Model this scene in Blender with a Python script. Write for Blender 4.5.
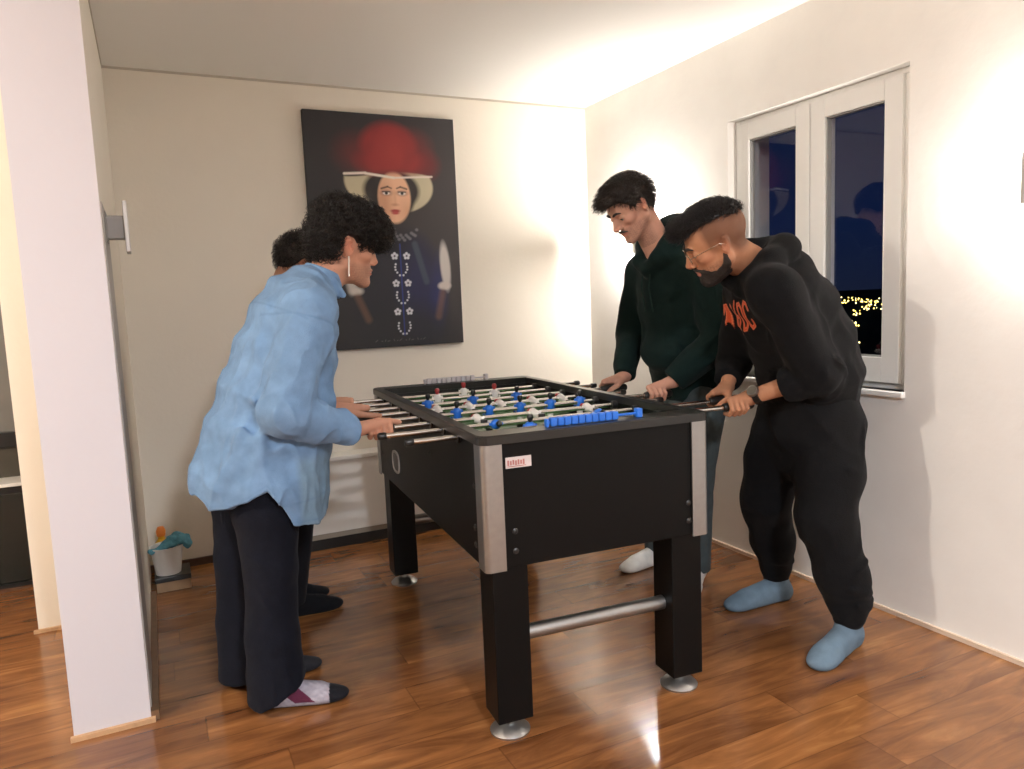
import bpy, math, random
import numpy as np
from mathutils import Vector, Matrix

for o in list(bpy.data.objects):
    bpy.data.objects.remove(o, do_unlink=True)
C = bpy.context.scene.collection
SC = bpy.context.scene
random.seed(7)
PI = math.pi

# ------------------------------------------------------------------ camera
cam = bpy.data.objects.new('camera', bpy.data.cameras.new('camera'))
C.objects.link(cam)
YAW, PITCH, ROLL = 0.4484, 0.1117, -0.0413
_f = Vector((math.sin(YAW)*math.cos(PITCH), math.cos(YAW)*math.cos(PITCH), -math.sin(PITCH)))
_r = Vector((math.cos(YAW), -math.sin(YAW), 0)); _u = _r.cross(_f)
_r2 = _r*math.cos(ROLL) + _u*math.sin(ROLL); _u2 = -_r*math.sin(ROLL) + _u*math.cos(ROLL)
M = Matrix((_r2, _u2, -_f)).transposed().to_4x4(); M.translation = Vector((0, 0, 1.22))
cam.matrix_world = M
cam.data.sensor_fit = 'HORIZONTAL'; cam.data.sensor_width = 36
cam.data.lens = 741.534/1024*36
cam.data.clip_start = 0.05; cam.data.clip_end = 3000
SC.camera = cam

# ------------------------------------------------------------------ world, exposure
W = bpy.data.worlds.new('night'); SC.world = W; W.use_nodes = True
nt = W.node_tree; bg = nt.nodes['Background']
tc = nt.nodes.new('ShaderNodeTexCoord'); sx = nt.nodes.new('ShaderNodeSeparateXYZ')
rp = nt.nodes.new('ShaderNodeValToRGB')
nt.links.new(tc.outputs['Generated'], sx.inputs[0]); nt.links.new(sx.outputs['Z'], rp.inputs[0])
rp.color_ramp.elements[0].position = 0.0; rp.color_ramp.elements[0].color = (0.004, 0.006, 0.016, 1)
rp.color_ramp.elements[1].position = 0.5; rp.color_ramp.elements[1].color = (0.003, 0.005, 0.013, 1)
e = rp.color_ramp.elements.new(0.08); e.color = (0.002, 0.005, 0.020, 1)
nt.links.new(rp.outputs[0], bg.inputs[0]); bg.inputs[1].default_value = 1.0
SC.view_settings.view_transform = 'Standard'
SC.view_settings.look = 'None'
SC.view_settings.gamma = 1
SC.view_settings.use_curve_mapping = False
SC.view_settings.exposure = 1.14
SC.cycles.use_denoising = True
SC.cycles.max_bounces = 8
SC.cycles.diffuse_bounces = 5
SC.cycles.sample_clamp_indirect = 4.0

# ------------------------------------------------------------------ lights of the room
def lamp(name, kind, loc, power, color, size=0.1, rot=None, spot=None):
    d = bpy.data.lights.new(name, kind); d.energy = power; d.color = color
    if kind == 'AREA': d.shape = 'DISK'; d.size = size
    else: d.shadow_soft_size = size
    if spot: d.spot_size = spot; d.spot_blend = 0.6
    o = bpy.data.objects.new(name, d); C.objects.link(o); o.location = loc
    if rot: o.rotation_euler = rot
    return o
WARM = (1.0, 0.945, 0.88)
lamp('ceiling_lamp_left_room', 'POINT', (-2.0, 1.50, 2.10), 78, (1.0, 0.91, 0.80), 0.09)
lamp('ceiling_lamp_behind', 'AREA', (0.4, -1.1, 2.28), 72, (0.88, 0.93, 1.0), 0.3)
LAMP_Z = 1.52
for ly, pu, pd_ in ((1.28, 12, 8), (3.27, 27, 14)):
    lamp('wall_lamp_up_light', 'POINT', (2.408-0.042, ly, LAMP_Z+0.068), pu, WARM, 0.012)
    lamp('wall_lamp_down_light', 'POINT', (2.408-0.042, ly, LAMP_Z-0.068), pd_, WARM, 0.012)

# ------------------------------------------------------------------ materials
def newmat(name):
    m = bpy.data.materials.new(name); m.use_nodes = True
    return m, m.node_tree, m.node_tree.nodes['Principled BSDF']
def mat(name, col, rough=0.6, metal=0.0, noise=0.0, nscale=20, bump=0.0, bscale=60, sheen=0.0, spec=0.5, attr=False, stretch=None, coat=0.0, crease=0.0, cscale=7, cstretch=(1, 1, .35)):
    m, t, b = newmat(name)
    b.inputs['Roughness'].default_value = rough; b.inputs['Metallic'].default_value = metal
    b.inputs['Specular IOR Level'].default_value = spec
    b.inputs['Sheen Weight'].default_value = sheen
    b.inputs['Coat Weight'].default_value = coat
    b.inputs['Base Color'].default_value = (*col, 1)
    co = t.nodes.new('ShaderNodeTexCoord')
    src = None
    if attr:
        a = t.nodes.new('ShaderNodeAttribute'); a.attribute_name = 'Col'; src = a.outputs['Color']
        t.links.new(src, b.inputs['Base Color'])
    if noise:
        n = t.nodes.new('ShaderNodeTexNoise'); n.inputs['Scale'].default_value = nscale; n.inputs['Detail'].default_value = 5
        mp = t.nodes.new('ShaderNodeMapping'); t.links.new(co.outputs['Object'], mp.inputs[0]); t.links.new(mp.outputs[0], n.inputs['Vector'])
        if stretch: mp.inputs['Scale'].default_value = stretch
        mr = t.nodes.new('ShaderNodeMapRange'); mr.inputs[1].default_value = .25; mr.inputs[2].default_value = .75
        mr.inputs[3].default_value = 1-noise; mr.inputs[4].default_value = 1+noise
        t.links.new(n.outputs[0], mr.inputs[0])
        mx = t.nodes.new('ShaderNodeVectorMath'); mx.operation = 'SCALE'
        if src: t.links.new(src, mx.inputs[0])
        else: mx.inputs[0].default_value = col
        t.links.new(mr.outputs[0], mx.inputs['Scale']); t.links.new(mx.outputs[0], b.inputs['Base Color'])
    if bump:
        n = t.nodes.new('ShaderNodeTexNoise'); n.inputs['Scale'].default_value = bscale; n.inputs['Detail'].default_value = 6
        t.links.new(co.outputs['Object'], n.inputs['Vector'])
        bp = t.nodes.new('ShaderNodeBump'); bp.inputs['Strength'].default_value = bump; bp.inputs['Distance'].default_value = 0.01
        t.links.new(n.outputs[0], bp.inputs['Height']); t.links.new(bp.outputs[0], b.inputs['Normal'])
        if crease:
            n2 = t.nodes.new('ShaderNodeTexNoise'); n2.noise_type = 'RIDGED_MULTIFRACTAL'; n2.inputs['Scale'].default_value = cscale; n2.inputs['Detail'].default_value = 2.5; n2.inputs['Distortion'].default_value = .6
            mp2 = t.nodes.new('ShaderNodeMapping'); mp2.inputs['Scale'].default_value = cstretch; mp2.inputs['Rotation'].default_value = (.35, .35, .2)
            t.links.new(co.outputs['Object'], mp2.inputs[0]); t.links.new(mp2.outputs[0], n2.inputs['Vector'])
            b2 = t.nodes.new('ShaderNodeBump'); b2.inputs['Strength'].default_value = crease; b2.inputs['Distance'].default_value = 0.012
            t.links.new(n2.outputs[0], b2.inputs['Height']); t.links.new(b2.outputs[0], bp.inputs['Normal'])
    return m
def emit(name, col, s):
    m, t, b = newmat(name)
    b.inputs['Emission Color'].default_value = (*col, 1); b.inputs['Emission Strength'].default_value = s
    b.inputs['Base Color'].default_value = (0, 0, 0, 1)
    return m

M_wall = mat('plaster_cream', (0.80, 0.745, 0.655), 0.9, noise=0.02, nscale=3, bump=0.10, bscale=45, spec=.2)
M_wallr = mat('plaster_rough', (0.80, 0.78, 0.745), 0.9, noise=0.03, nscale=5, bump=0.12, bscale=24, spec=.2)
M_pillar = mat('plaster_cool_light', (0.60, 0.585, 0.63), 0.85, noise=0.01, nscale=3, bump=0.04, bscale=60, spec=.2)  # cool light on the stub's end face mixed into this plaster colour
M_ceil = mat('ceiling_paint', (0.84, 0.82, 0.78), 0.9, bump=0.03, bscale=80, spec=.2)
M_white = mat('white_lacquer', (0.78, 0.76, 0.72), 0.4, noise=.01)
M_pvc = mat('window_pvc', (0.80, 0.79, 0.76), 0.5, noise=.01)
M_skirt = mat('dark_wood_skirting', (0.10, 0.05, 0.028), 0.5, noise=.3, nscale=30)
M_lightwood = mat('light_wood_trim', (0.50, 0.31, 0.17), 0.5, noise=.15, nscale=30)
M_brownwood = mat('brown_wood_trim', (0.17, 0.095, 0.05), 0.45, noise=.2, nscale=25)
M_black = mat('black_laminate', (0.0030, 0.0030, 0.0030), 0.42, noise=.1, bump=.03, bscale=300, spec=.16)
M_blackrim = mat('black_rim', (0.010, 0.010, 0.009), 0.33, noise=.1, bump=.03, bscale=300, spec=.5)
M_blackp = mat('black_plastic', (0.008, 0.008, 0.008), 0.35, noise=.1)
M_chrome = mat('steel', (0.62, 0.61, 0.58), 0.22, 1.0, noise=.03)
M_alu = mat('brushed_aluminium', (0.36, 0.355, 0.345), 0.42, 1.0, noise=.05, nscale=60)
M_screw = mat('dark_screw', (.05, .05, .05), .4, .8, noise=.05)
M_grey = mat('grey_metal', (0.26, 0.24, 0.22), 0.5, 0.3, noise=.05)
M_greyl = mat('light_grey_metal', (0.55, 0.53, 0.50), 0.4, 0.2, noise=.05)
M_blue = mat('blue_plastic', (0.02, 0.15, 0.62), 0.35, noise=.03)
M_wplas = mat('white_plastic', (0.75, 0.73, 0.70), 0.35, noise=.02)
M_red = mat('red_hair_plastic', (0.35, 0.03, 0.03), 0.4, noise=.05)
M_tan = mat('figure_skin_plastic', (0.52, 0.28, 0.17), 0.4, noise=.05)
M_shadowline = mat('shadow_line', (0.50, 0.45, 0.38), 0.9, noise=.05)  # darker wall tone that paints the shadow line under the ceiling

def floor_material():
    m, t, b = newmat('wood_plank_floor')
    L = t.links.new; N = t.nodes.new
    co = N('ShaderNodeTexCoord'); sp = N('ShaderNodeSeparateXYZ'); L(co.outputs['Object'], sp.inputs[0])
    def math_(op, a, bb=None, c=None):
        n = N('ShaderNodeMath'); n.operation = op
        for i, v in enumerate((a, bb, c)):
            if v is None: continue
            if isinstance(v, (int, float)): n.inputs[i].default_value = v
            else: L(v, n.inputs[i])
        return n.outputs[0]
    PW, PL = 0.147, 1.22
    ry = math_('DIVIDE', sp.outputs['Y'], PW); row = math_('FLOOR', ry); fy = math_('FRACT', ry)
    wn = N('ShaderNodeTexWhiteNoise'); wn.noise_dimensions = '1D'; L(row, wn.inputs['W'])
    rx = math_('ADD', math_('DIVIDE', sp.outputs['X'], PL), wn.outputs['Value'])
    colm = math_('FLOOR', rx); fx = math_('FRACT', rx)
    cb = N('ShaderNodeCombineXYZ'); L(row, cb.inputs[0]); L(colm, cb.inputs[1])
    wn2 = N('ShaderNodeTexWhiteNoise'); wn2.noise_dimensions = '3D'; L(cb.outputs[0], wn2.inputs['Vector'])
    # grain: stretched noise offset per plank
    off = N('ShaderNodeVectorMath'); off.operation = 'MULTIPLY_ADD'
    L(wn2.outputs['Color'], off.inputs[0]); off.inputs[1].default_value = (7, 7, 7); L(co.outputs['Object'], off.inputs[2])
    mp = N('ShaderNodeMapping'); mp.inputs['Scale'].default_value = (1.1, 7.5, 1); L(off.outputs[0], mp.inputs[0])
    n1 = N('ShaderNodeTexNoise'); n1.inputs['Scale'].default_value = 2.2; n1.inputs['Detail'].default_value = 7; n1.inputs['Roughness'].default_value = .62; n1.inputs['Distortion'].default_value = 1.1
    L(mp.outputs[0], n1.inputs['Vector'])
    mp2 = N('ShaderNodeMapping'); mp2.inputs['Scale'].default_value = (2.2, 5, 1); L(off.outputs[0], mp2.inputs[0])
    n2 = N('ShaderNodeTexNoise'); n2.inputs['Scale'].default_value = 1.3; n2.inputs['Detail'].default_value = 3; L(mp2.outputs[0], n2.inputs['Vector'])
    v = math_('ADD', math_('MULTIPLY', n1.outputs[0], .60), math_('MULTIPLY', n2.outputs[0], .40))
    v = math_('ADD', v, math_('MULTIPLY', math_('SUBTRACT', wn2.outputs['Value'], .5), .10))
    cr = N('ShaderNodeValToRGB'); L(v, cr.inputs[0])
    el = cr.color_ramp.elements
    el[0].position = .28; el[0].color = (0.080, 0.027, 0.009, 1)
    el[1].position = .72; el[1].color = (0.43, 0.205, 0.068, 1)
    e1 = el.new(.45); e1.color = (0.180, 0.071, 0.024, 1)
    e2 = el.new(.57); e2.color = (0.275, 0.112, 0.036, 1)
    # seams
    sy = math_('MINIMUM', fy, math_('SUBTRACT', 1.0, fy)); sxx = math_('MULTIPLY', math_('MINIMUM', fx, math_('SUBTRACT', 1.0, fx)), PL/PW)
    s = math_('MINIMUM', sy, sxx)
    seam = N('ShaderNodeMapRange'); seam.inputs[1].default_value = 0.006; seam.inputs[2].default_value = 0.02; seam.inputs[3].default_value = .72; seam.inputs[4].default_value = 1
    L(s, seam.inputs[0])
    mx = N('ShaderNodeVectorMath'); mx.operation = 'SCALE'; L(cr.outputs[0], mx.inputs[0]); L(seam.outputs[0], mx.inputs['Scale'])
    L(mx.outputs[0], b.inputs['Base Color'])
    rr = N('ShaderNodeMapRange'); rr.inputs[3].default_value = .13; rr.inputs[4].default_value = .24; L(n1.outputs[0], rr.inputs[0]); L(rr.outputs[0], b.inputs['Roughness'])
    b.inputs['Specular IOR Level'].default_value = .85
    bp = N('ShaderNodeBump'); bp.inputs['Strength'].default_value = .12; bp.inputs['Distance'].default_value = .004
    hh = math_('ADD', math_('MULTIPLY', n1.outputs[0], .25), seam.outputs[0]); L(hh, bp.inputs['Height']); L(bp.outputs[0], b.inputs['Normal'])
    return m
M_floor = floor_material()

# ------------------------------------------------------------------ mesh helpers
def tag(o, label=None, cat=None, group=None, kind=None):
    if label: o['label'] = label
    if cat: o['category'] = cat
    if group: o['group'] = group
    if kind: o['kind'] = kind
    return o
def empty(name, loc=(0, 0, 0), rz=0, **k):
    o = bpy.data.objects.new(name, None); C.objects.link(o); o.location = loc; o.rotation_euler = (0, 0, rz)
    o.empty_display_size = .05
    return tag(o, **k)
class MB:
    def __init__(s): s.v = []; s.f = []; s.m = []
    def add(s, vs, fs, mi=0):
        b = len(s.v); s.v += [tuple(v) for v in vs]; s.f += [tuple(b+i for i in f) for f in fs]; s.m += [mi]*len(fs); return s
    def box(s, lo, hi, mi=0, bev=0.0):
        x0, y0, z0 = lo; x1, y1, z1 = hi
        if bev <= 0:
            vs = [(x, y, z) for x in (x0, x1) for y in (y0, y1) for z in (z0, z1)]
            return s.add(vs, [(0, 1, 3, 2), (4, 6, 7, 5), (0, 4, 5, 1), (2, 3, 7, 6), (0, 2, 6, 4), (1, 5, 7, 3)], mi)
        import bmesh
        bm = bmesh.new(); bmesh.ops.create_cube(bm, size=1)
        for v in bm.verts: v.co = Vector((x0+(v.co.x+.5)*(x1-x0), y0+(v.co.y+.5)*(y1-y0), z0+(v.co.z+.5)*(z1-z0)))
        bmesh.ops.bevel(bm, geom=bm.edges[:], offset=bev, segments=2, profile=.5, affect='EDGES')
        bm.verts.index_update()
        s.add([v.co[:] for v in bm.verts], [[v.index for v in f.verts] for f in bm.faces], mi); bm.free(); return s
    def tube(s, pts, rad, n=12, mi=0, caps=True):
        pts = [Vector(p) for p in pts]; R = rad if hasattr(rad, '__len__') else [rad]*len(pts)
        ring = []; ref = None
        for i, p in enumerate(pts):
            d = (pts[min(i+1, len(pts)-1)]-pts[max(i-1, 0)]).normalized()
            if ref is None: ref = Vector((0, 0, 1)) if abs(d.z) < .9 else Vector((1, 0, 0))
            a = d.cross(ref).normalized(); b2 = d.cross(a).normalized(); ref = -b2 if False else ref
            ring.append([p+a*R[i]*math.cos(2*PI*k/n)+b2*R[i]*math.sin(2*PI*k/n) for k in range(n)])
        vs = [v for r in ring for v in r]; fs = []
        for i in range(len(pts)-1):
            for k in range(n):
                k2 = (k+1) % n; fs.append((i*n+k, i*n+k2, (i+1)*n+k2, (i+1)*n+k))
        if caps: fs.append(tuple(range(n))[::-1]); fs.append(tuple((len(pts)-1)*n+k for k in range(n)))
        return s.add(vs, fs, mi)
    def lathe(s, prof, c=(0, 0, 0), n=24, mi=0, axis='z'):
        vs = []; fs = []
        for (r, z) in prof:
            for k in range(n):
                a = 2*PI*k/n
                p = (r*math.cos(a), r*math.sin(a), z)
                if axis == 'x': p = (z, p[0], p[1])
                if axis == 'y': p = (p[0], z, p[1])
                vs.append((p[0]+c[0], p[1]+c[1], p[2]+c[2]))
        for i in range(len(prof)-1):
            for k in range(n):
                k2 = (k+1) % n; fs.append((i*n+k, i*n+k2, (i+1)*n+k2, (i+1)*n+k))
        fs.append(tuple(range(n))[::-1]); fs.append(tuple((len(prof)-1)*n+k for k in range(n)))
        return s.add(vs, fs, mi)
    def build(s, name, mats, parent=None, smooth=False, loc=None, rz=0):
        me = bpy.data.meshes.new(name); me.from_pydata(s.v, [], s.f)
        if not isinstance(mats, (list, tuple)): mats = [mats]
        for m in mats: me.materials.append(m)
        me.polygons.foreach_set('material_index', s.m)
        import bmesh
        bm = bmesh.new(); bm.from_mesh(me); bmesh.ops.recalc_face_normals(bm, faces=bm.faces); bm.to_mesh(me); bm.free()
        if smooth:
            me.polygons.foreach_set('use_smooth', [True]*len(me.polygons))
            try: me.set_sharp_from_angle(angle=math.radians(38))
            except Exception: pass
        o = bpy.data.objects.new(name, me); C.objects.link(o)
        if parent: o.parent = parent
        if loc: o.location = loc
        if rz: o.rotation_euler = (0, 0, rz)
        return o
def struct(name, mb, m, smooth=False, parent=None):
    o = mb.build(name, m, parent, smooth)
    if parent is None: o['kind'] = 'structure'
    return o

# ------------------------------------------------------------------ the room
XR, YB, HC = 2.408, 3.863, 2.334
XL0, XL1, YP = -0.3035, -0.100, 2.41      # the wall stub on the left
YL = 4.20
struct('floor', MB().box((-4.2, -3.2, -.05), (XR+.3, YL+.3, 0)), M_floor)
struct('ceiling', MB().box((-4.2, -3.2, HC), (XR+.3, YL+.3, HC+.06)), M_ceil)
struct('wall_back', MB().box((XL1, YB, 0), (XR+.3, YB+.12, HC)), M_wall)
struct('wall_front', MB().box((-4.2, -3.3, 0), (XR+.3, -3.2, HC)), M_wall)
struct('wall_left', MB().box((-4.3, -3.2, 0), (-4.2, YL+.3, HC)), M_wall)
struct('wall_left_room', MB().box((-4.2, YL, 0), (-.45, YL+.12, HC)), M_wall)
struct('wall_stub', MB().box((XL0, YP+.004, 0), (XL1, YB+.12, HC)), M_wall)
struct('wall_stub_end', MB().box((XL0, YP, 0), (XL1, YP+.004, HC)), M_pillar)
struct('wall_return', MB().box((-.50, 3.355, 0), (XL0, YL+.12, HC)), M_wall)
# right wall with the window opening
WY0, WY1, WZ0, WZ1 = 1.766, 2.66, .838, 1.980
wr = MB()
wr.box((XR, -3.2, 0), (XR+.25, WY0, HC)); wr.box((XR, WY1, 0), (XR+.25, YB+.1, HC))
wr.box((XR, WY0, 0), (XR+.25, WY1, WZ0)); wr.box((XR, WY0, WZ1), (XR+.25, WY1, HC))
struct('wall_right', wr, M_wallr)
# skirtings and painted shadow lines at the ceiling
struct('baseboard_back', MB().box((XL1, YB-.014, 0), (XR, YB, .035)), M_skirt)
struct('baseboard_right', MB().box((XR-.012, -3.2, 0), (XR, YB-.014, .016)), mat('pale_trim', (.66, .52, .40), .5, noise=.05))
struct('baseboard_stub', MB().box((XL0-.008, YP-.014, 0), (XL1+.012, YP, .014)), M_lightwood)
struct('baseboard_left', MB().box((XL1, YP, 0), (XL1+.022, 3.50, .030)), M_brownwood)
struct('baseboard_return', MB().box((-.515, 3.34, 0), (XL0, 3.355, .012)), M_lightwood)
struct('shadow_strip_1', MB().box((XL1, YB-.004, HC-.010), (XR, YB, HC)), M_shadowline)  # thin grey strip standing in for the shade at the ceiling joint
struct('shadow_strip_2', MB().box((XL1, YP, HC-.012), (XL1+.004, YB, HC)), M_shadowline)
struct('trim_3', MB().box((XL1, YP+.03, .03), (XL1+.0035, YP+.34, 1.55)), mat('grey_jamb_strip', (.40, .37, .34), .6, noise=.03))

# window: frame, two sashes with panes, sill
win = empty('window_1', (XR+.06, (WY0+WY1)/2, WZ0)); win['kind'] = 'structure'
def wbox(lo, hi): # world boxes -> local of window empty
    ox, oy, oz = XR+.06, (WY0+WY1)/2, WZ0
    return (lo[0]-ox, lo[1]-oy, lo[2]-oz), (hi[0]-ox, hi[1]-oy, hi[2]-oz)
def wadd(mb, lo, hi, bev=0.003):
    a, b = wbox(lo, hi); return mb.box(a, b, 0, bev)
def frame_mb(y0, y1, z0, z1, w, x0, x1, wb=None):
    mb = MB(); wb = wb or w
    wadd(mb, (x0, y0, z0), (x1, y0+w, z1)); wadd(mb, (x0, y1-w, z0), (x1, y1, z1))
    wadd(mb, (x0, y0+w, z0), (x1, y1-w, z0+wb)); wadd(mb, (x0, y0+w, z1-w), (x1, y1-w, z1))
    return mb
fm_ = frame_mb(WY0, WY1, WZ0, WZ1, .022, XR+.05, XR+.12); wadd(fm_, (XR+.05, WY0+.022, WZ0+.022), (XR+.12, 1.817, WZ1-.022)); fm_.build('window_frame', M_pvc, win)
M_glass, t_, b_ = newmat('window_pane')
b_.inputs['Base Color'].default_value = (1, 1, 1, 1)
o_ = t_.nodes['Material Output']
tr = t_.nodes.new('ShaderNodeBsdfTransparent'); tr.inputs[0].default_value = (.92, .93, .95, 1)
gl = t_.nodes.new('ShaderNodeBsdfGlossy'); gl.inputs['Roughness'].default_value = 0.004; gl.inputs[0].default_value = (.9, .93, 1, 1)
lw_ = t_.nodes.new('ShaderNodeLayerWeight'); lw_.inputs[0].default_value = .5; pw_ = t_.nodes.new('ShaderNodeMath'); pw_.operation = 'POWER'; pw_.inputs[1].default_value = 4; t_.links.new(lw_.outputs['Facing'], pw_.inputs[0]); fr = t_.nodes.new('ShaderNodeMath'); fr.operation = 'MULTIPLY_ADD'; fr.inputs[1].default_value = .55; fr.inputs[2].default_value = .055; t_.links.new(pw_.outputs[0], fr.inputs[0])
mxs = t_.nodes.new('ShaderNodeMixShader')
t_.links.new(fr.outputs[0], mxs.inputs[0]); t_.links.new(tr.outputs[0], mxs.inputs[1]); t_.links.new(gl.outputs[0], mxs.inputs[2]); t_.links.new(mxs.outputs[0], o_.inputs[0])
for (y0, y1) in ((1.817, 2.225), (2.229, 2.640)):
    s = frame_mb(y0, y1, WZ0+.022, WZ1-.022, .072, XR+.035, XR+.095, .095).build('sash', M_pvc, win)
    ms = MB(); wadd(ms, (XR+.066, y0+.068, WZ0+.112), (XR+.070, y1-.068, WZ1-.09), 0)
    ms.build('pane', M_glass, s)
    mg = MB(); a0, a1 = y0+.072, y1-.072; b0, b1 = WZ0+.117, WZ1-.094
    for lo, hi in (((XR+.045, a0, b0), (XR+.066, a0+.006, b1)), ((XR+.045, a1-.006, b0), (XR+.066, a1, b1)), ((XR+.045, a0, b0), (XR+.066, a1, b0+.006)), ((XR+.045, a0, b1-.006), (XR+.066, a1, b1))):
        wadd(mg, lo, hi, 0)
    mg.build('glazing_bead', mat('grey_gasket', (.30, .30, .29), .5, noise=.02) if 'grey_gasket' not in bpy.data.materials else bpy.data.materials['grey_gasket'], s)
ms = MB(); wadd(ms, (XR-.018, WY0-.004, WZ0-.022), (XR+.05, WY1+.004, WZ0), .004); ms.build('window_sill', M_pvc, win)

# the night outside: dark ground far below the window and the lights of a town on it
hill = MB().add([(40, -900, -7.2), (40, 1500, -7.2), (2600, -900, -7.2), (2600, 1500, -7.2)], [(0, 1, 3, 2)])
hl = hill.build('valley_ground', mat('dark_valley_ground', (.004, .005, .006), 1, noise=.4, nscale=.05, spec=.02)); hl['kind'] = 'structure'
rnd = random.Random(11)
tl = MB()
def ray_dir(x, y):
    d = _f + _r2*((x-512)/741.534) + _u2*((384.5-y)/741.534); return d
def light_dot(px, py, s=1.0):
    d = ray_dir(px, py); t = (-7.0-1.22)/d.z if d.z < -.004 else 1500
    p = Vector((0, 0, 1.22)) + d*t; r = d.length*t*.00115*s; x, y, z = p
    tl.add([(x-r, y, z), (x+r, y, z), (x, y-r, z), (x, y+r, z), (x, y, z-r), (x, y, z+r)],
           [(0, 2, 4), (2, 1, 4), (1, 3, 4), (3, 0, 4), (2, 0, 5), (1, 2, 5), (3, 1, 5), (0, 3, 5)], rnd.choice((0, 0, 1)))
def cluster(x0, x1, y0, y1, n):
    for _ in range(n): light_dot(rnd.uniform(x0, x1), rnd.uniform(y0, y1), rnd.uniform(.5, 1.1))
cluster(835, 856, 297, 303, 26); cluster(856, 888, 298, 302, 20); cluster(866, 890, 301, 309, 26); cluster(862, 872, 304, 310, 8)
cluster(852, 861, 308, 315, 9); cluster(851, 860, 320, 328, 12); cluster(853, 860, 335, 343, 9); cluster(740, 800, 300, 312, 20); cluster(895, 1010, 297, 306, 40); cluster(600, 740, 304, 312, 40)
tag(tl.build('town_lights', [emit('town_light_yellow', (1, .66, .12), 5), emit('town_light_white', (1, .80, .30), 4)]),
    'yellow lights of a town at night seen far below through the window', 'town lights', kind='stuff')

# ------------------------------------------------------------------ wall lights
def wall_light(loc, side, label):
    # side +1: mounted on a wall to the right of the lamp (lamp sticks out to -x); -1: mounted on the left wall
    r = empty('wall_lamp', loc); tag(r, label, 'wall lamp', 'up and down wall lamps')
    s = -side
    def bx(x0, x1, y, z, bev=.001, y0=None):
        a, b = sorted((s*x0, s*x1)); return MB().box((a, -y, -z), (b, y, z), 0, bev)
    bx(0, .004, .045, .045).build('back_plate', M_grey, r)
    bx(.004, .050, .028, .034).build('arm_block', M_grey, r)
    bx(.050, .062, .055, .075, .002).build('front_plate', M_greyl, r)
    return r
wall_light((XL1+.0036, 2.58, 1.490), -1, 'small grey wall lamp, unlit, on the left wall stub beside the pillar')
wall_light((XR, 1.30, LAMP_Z), 1, 'lit wall lamp at the right edge, on the wall nearer the camera than the window')
wall_light((XR, 3.27, LAMP_Z), 1, 'lit wall lamp by the room corner, behind the man in the dark green hoodie')

# ------------------------------------------------------------------ white low cabinet along the back wall
cb = empty('low_cabinet', (1.12, YB-.07, 0)); tag(cb, 'long low white cabinet along the back wall behind the football table', 'cabinet')
MB().box((-.66, -.072, .085), (.80, .054, .455), 0, .004).build('front_panel', M_white, cb)
MB().box((-.67, -.080, .455), (.81, .055, .475), 0, .003).build('top_board', M_white, cb)
MB().box((-.65, -.055, .000), (.79, .052, .085), 0, .002).build('toe_kick', M_blackp, cb)
MB().box((-.655, -.066, .058), (.795, -.055, .084), 0, .001).build('rail', mat('grey_rail', (.30, .26, .21), .5, noise=.05), cb)

# far left: dark low cabinet glimpsed in the next room
sb = empty('sideboard', (-1.45, YL-.10, 0)); tag(sb, 'dark low sideboard with a thin white edge at the far left, in the next room', 'sideboard')
MB().box((-1.2, -.09, .02), (.94, .095, .44), 0, .004).build('front', mat('dark_green_black', (.012, .014, .012), .25, noise=.1), sb)
MB().box((-1.2, -.10, .0), (.94, .095, .02)).build('plinth', M_blackp, sb)
MB().box((-1.2, -.095, .44), (.94, .095, .475), 0, .002).build('drawer_gap', M_blackp, sb)
MB().box((-1.22, -.12, .475), (.95, .095, .490), 0, .002).build('white_edge', M_white, sb)
ub = empty('wall_panel', (-1.45, YL-.032, .62)); tag(ub, 'dark wall panel with a black bar above the sideboard at the far left', 'panel')
MB().box((-1.2, -.015, -.13), (.94, .03, .015), 0, .002).build('lower_panel', mat('dark_olive_panel', (.045, .040, .028), .4, noise=.1), ub)
MB().box((-1.2, -.035, .015), (.94, .03, .085), 0, .002).build('black_bar', M_blackp, ub)
MB().box((-1.2, -.015, .085), (.94, .03, .95), 0, .002).build('grey_panel', mat('grey_panel', (.17, .165, .15), .5, noise=.05), ub)

# ------------------------------------------------------------------ bucket with blue cloth, yellow sponge bottle, small step
st = empty('floor_box', (-.020, 3.60, 0)); tag(st, 'small low black and light wood box under the white bucket', 'box')
MB().box((-.055, -.055, .0), (.085, .10, .045), 0, .002).build('body', mat('light_wood_box', (.36, .23, .13), .6, noise=.15), st)
MB().box((-.060, -.060, .045), (.088, .105, .068), 0, .003).build('top', M_blackp, st)
bk = empty('bucket', (-.022, 3.61, .068)); tag(bk, 'small white plastic bucket on the floor box in the left corner', 'bucket')
MB().lathe([(.0, 0), (.052, 0), (.068, .118), (.072, .120), (.072, .126), (.064, .126), (.062, .112), (.050, .008), (0, .006)], n=32).build('body', M_wplas, bk, True)
MB().tube([(.0685*math.cos(a), .0685*math.sin(a), .112-.05*abs(math.sin(a))**2*(1 if a > PI else 1)) for a in [PI*i/16 for i in range(17)]], .0018, 6).build('handle', M_greyl, bk, True)
bt = empty('bottle', (-.040, 3.755, 0)); bt.scale = (1.1, 1.1, 1.22); tag(bt, 'yellow cleaning bottle with orange cap behind the white bucket', 'bottle')
MB().lathe([(0, 0), (.032, 0), (.034, .01), (.034, .115), (.026, .14), (.014, .155), (.014, .165), (0, .165)], n=24).build('body', mat('yellow_bottle', (.75, .42, .02), .35, noise=.05), bt, True)
MB().lathe([(0, .165), (.017, .165), (.019, .185), (.012, .20), (0, .202)], n=20).build('cap', mat('orange_cap', (.75, .22, .03), .4, noise=.05), bt, True)
st.scale = (1, 1, 1)

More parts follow.
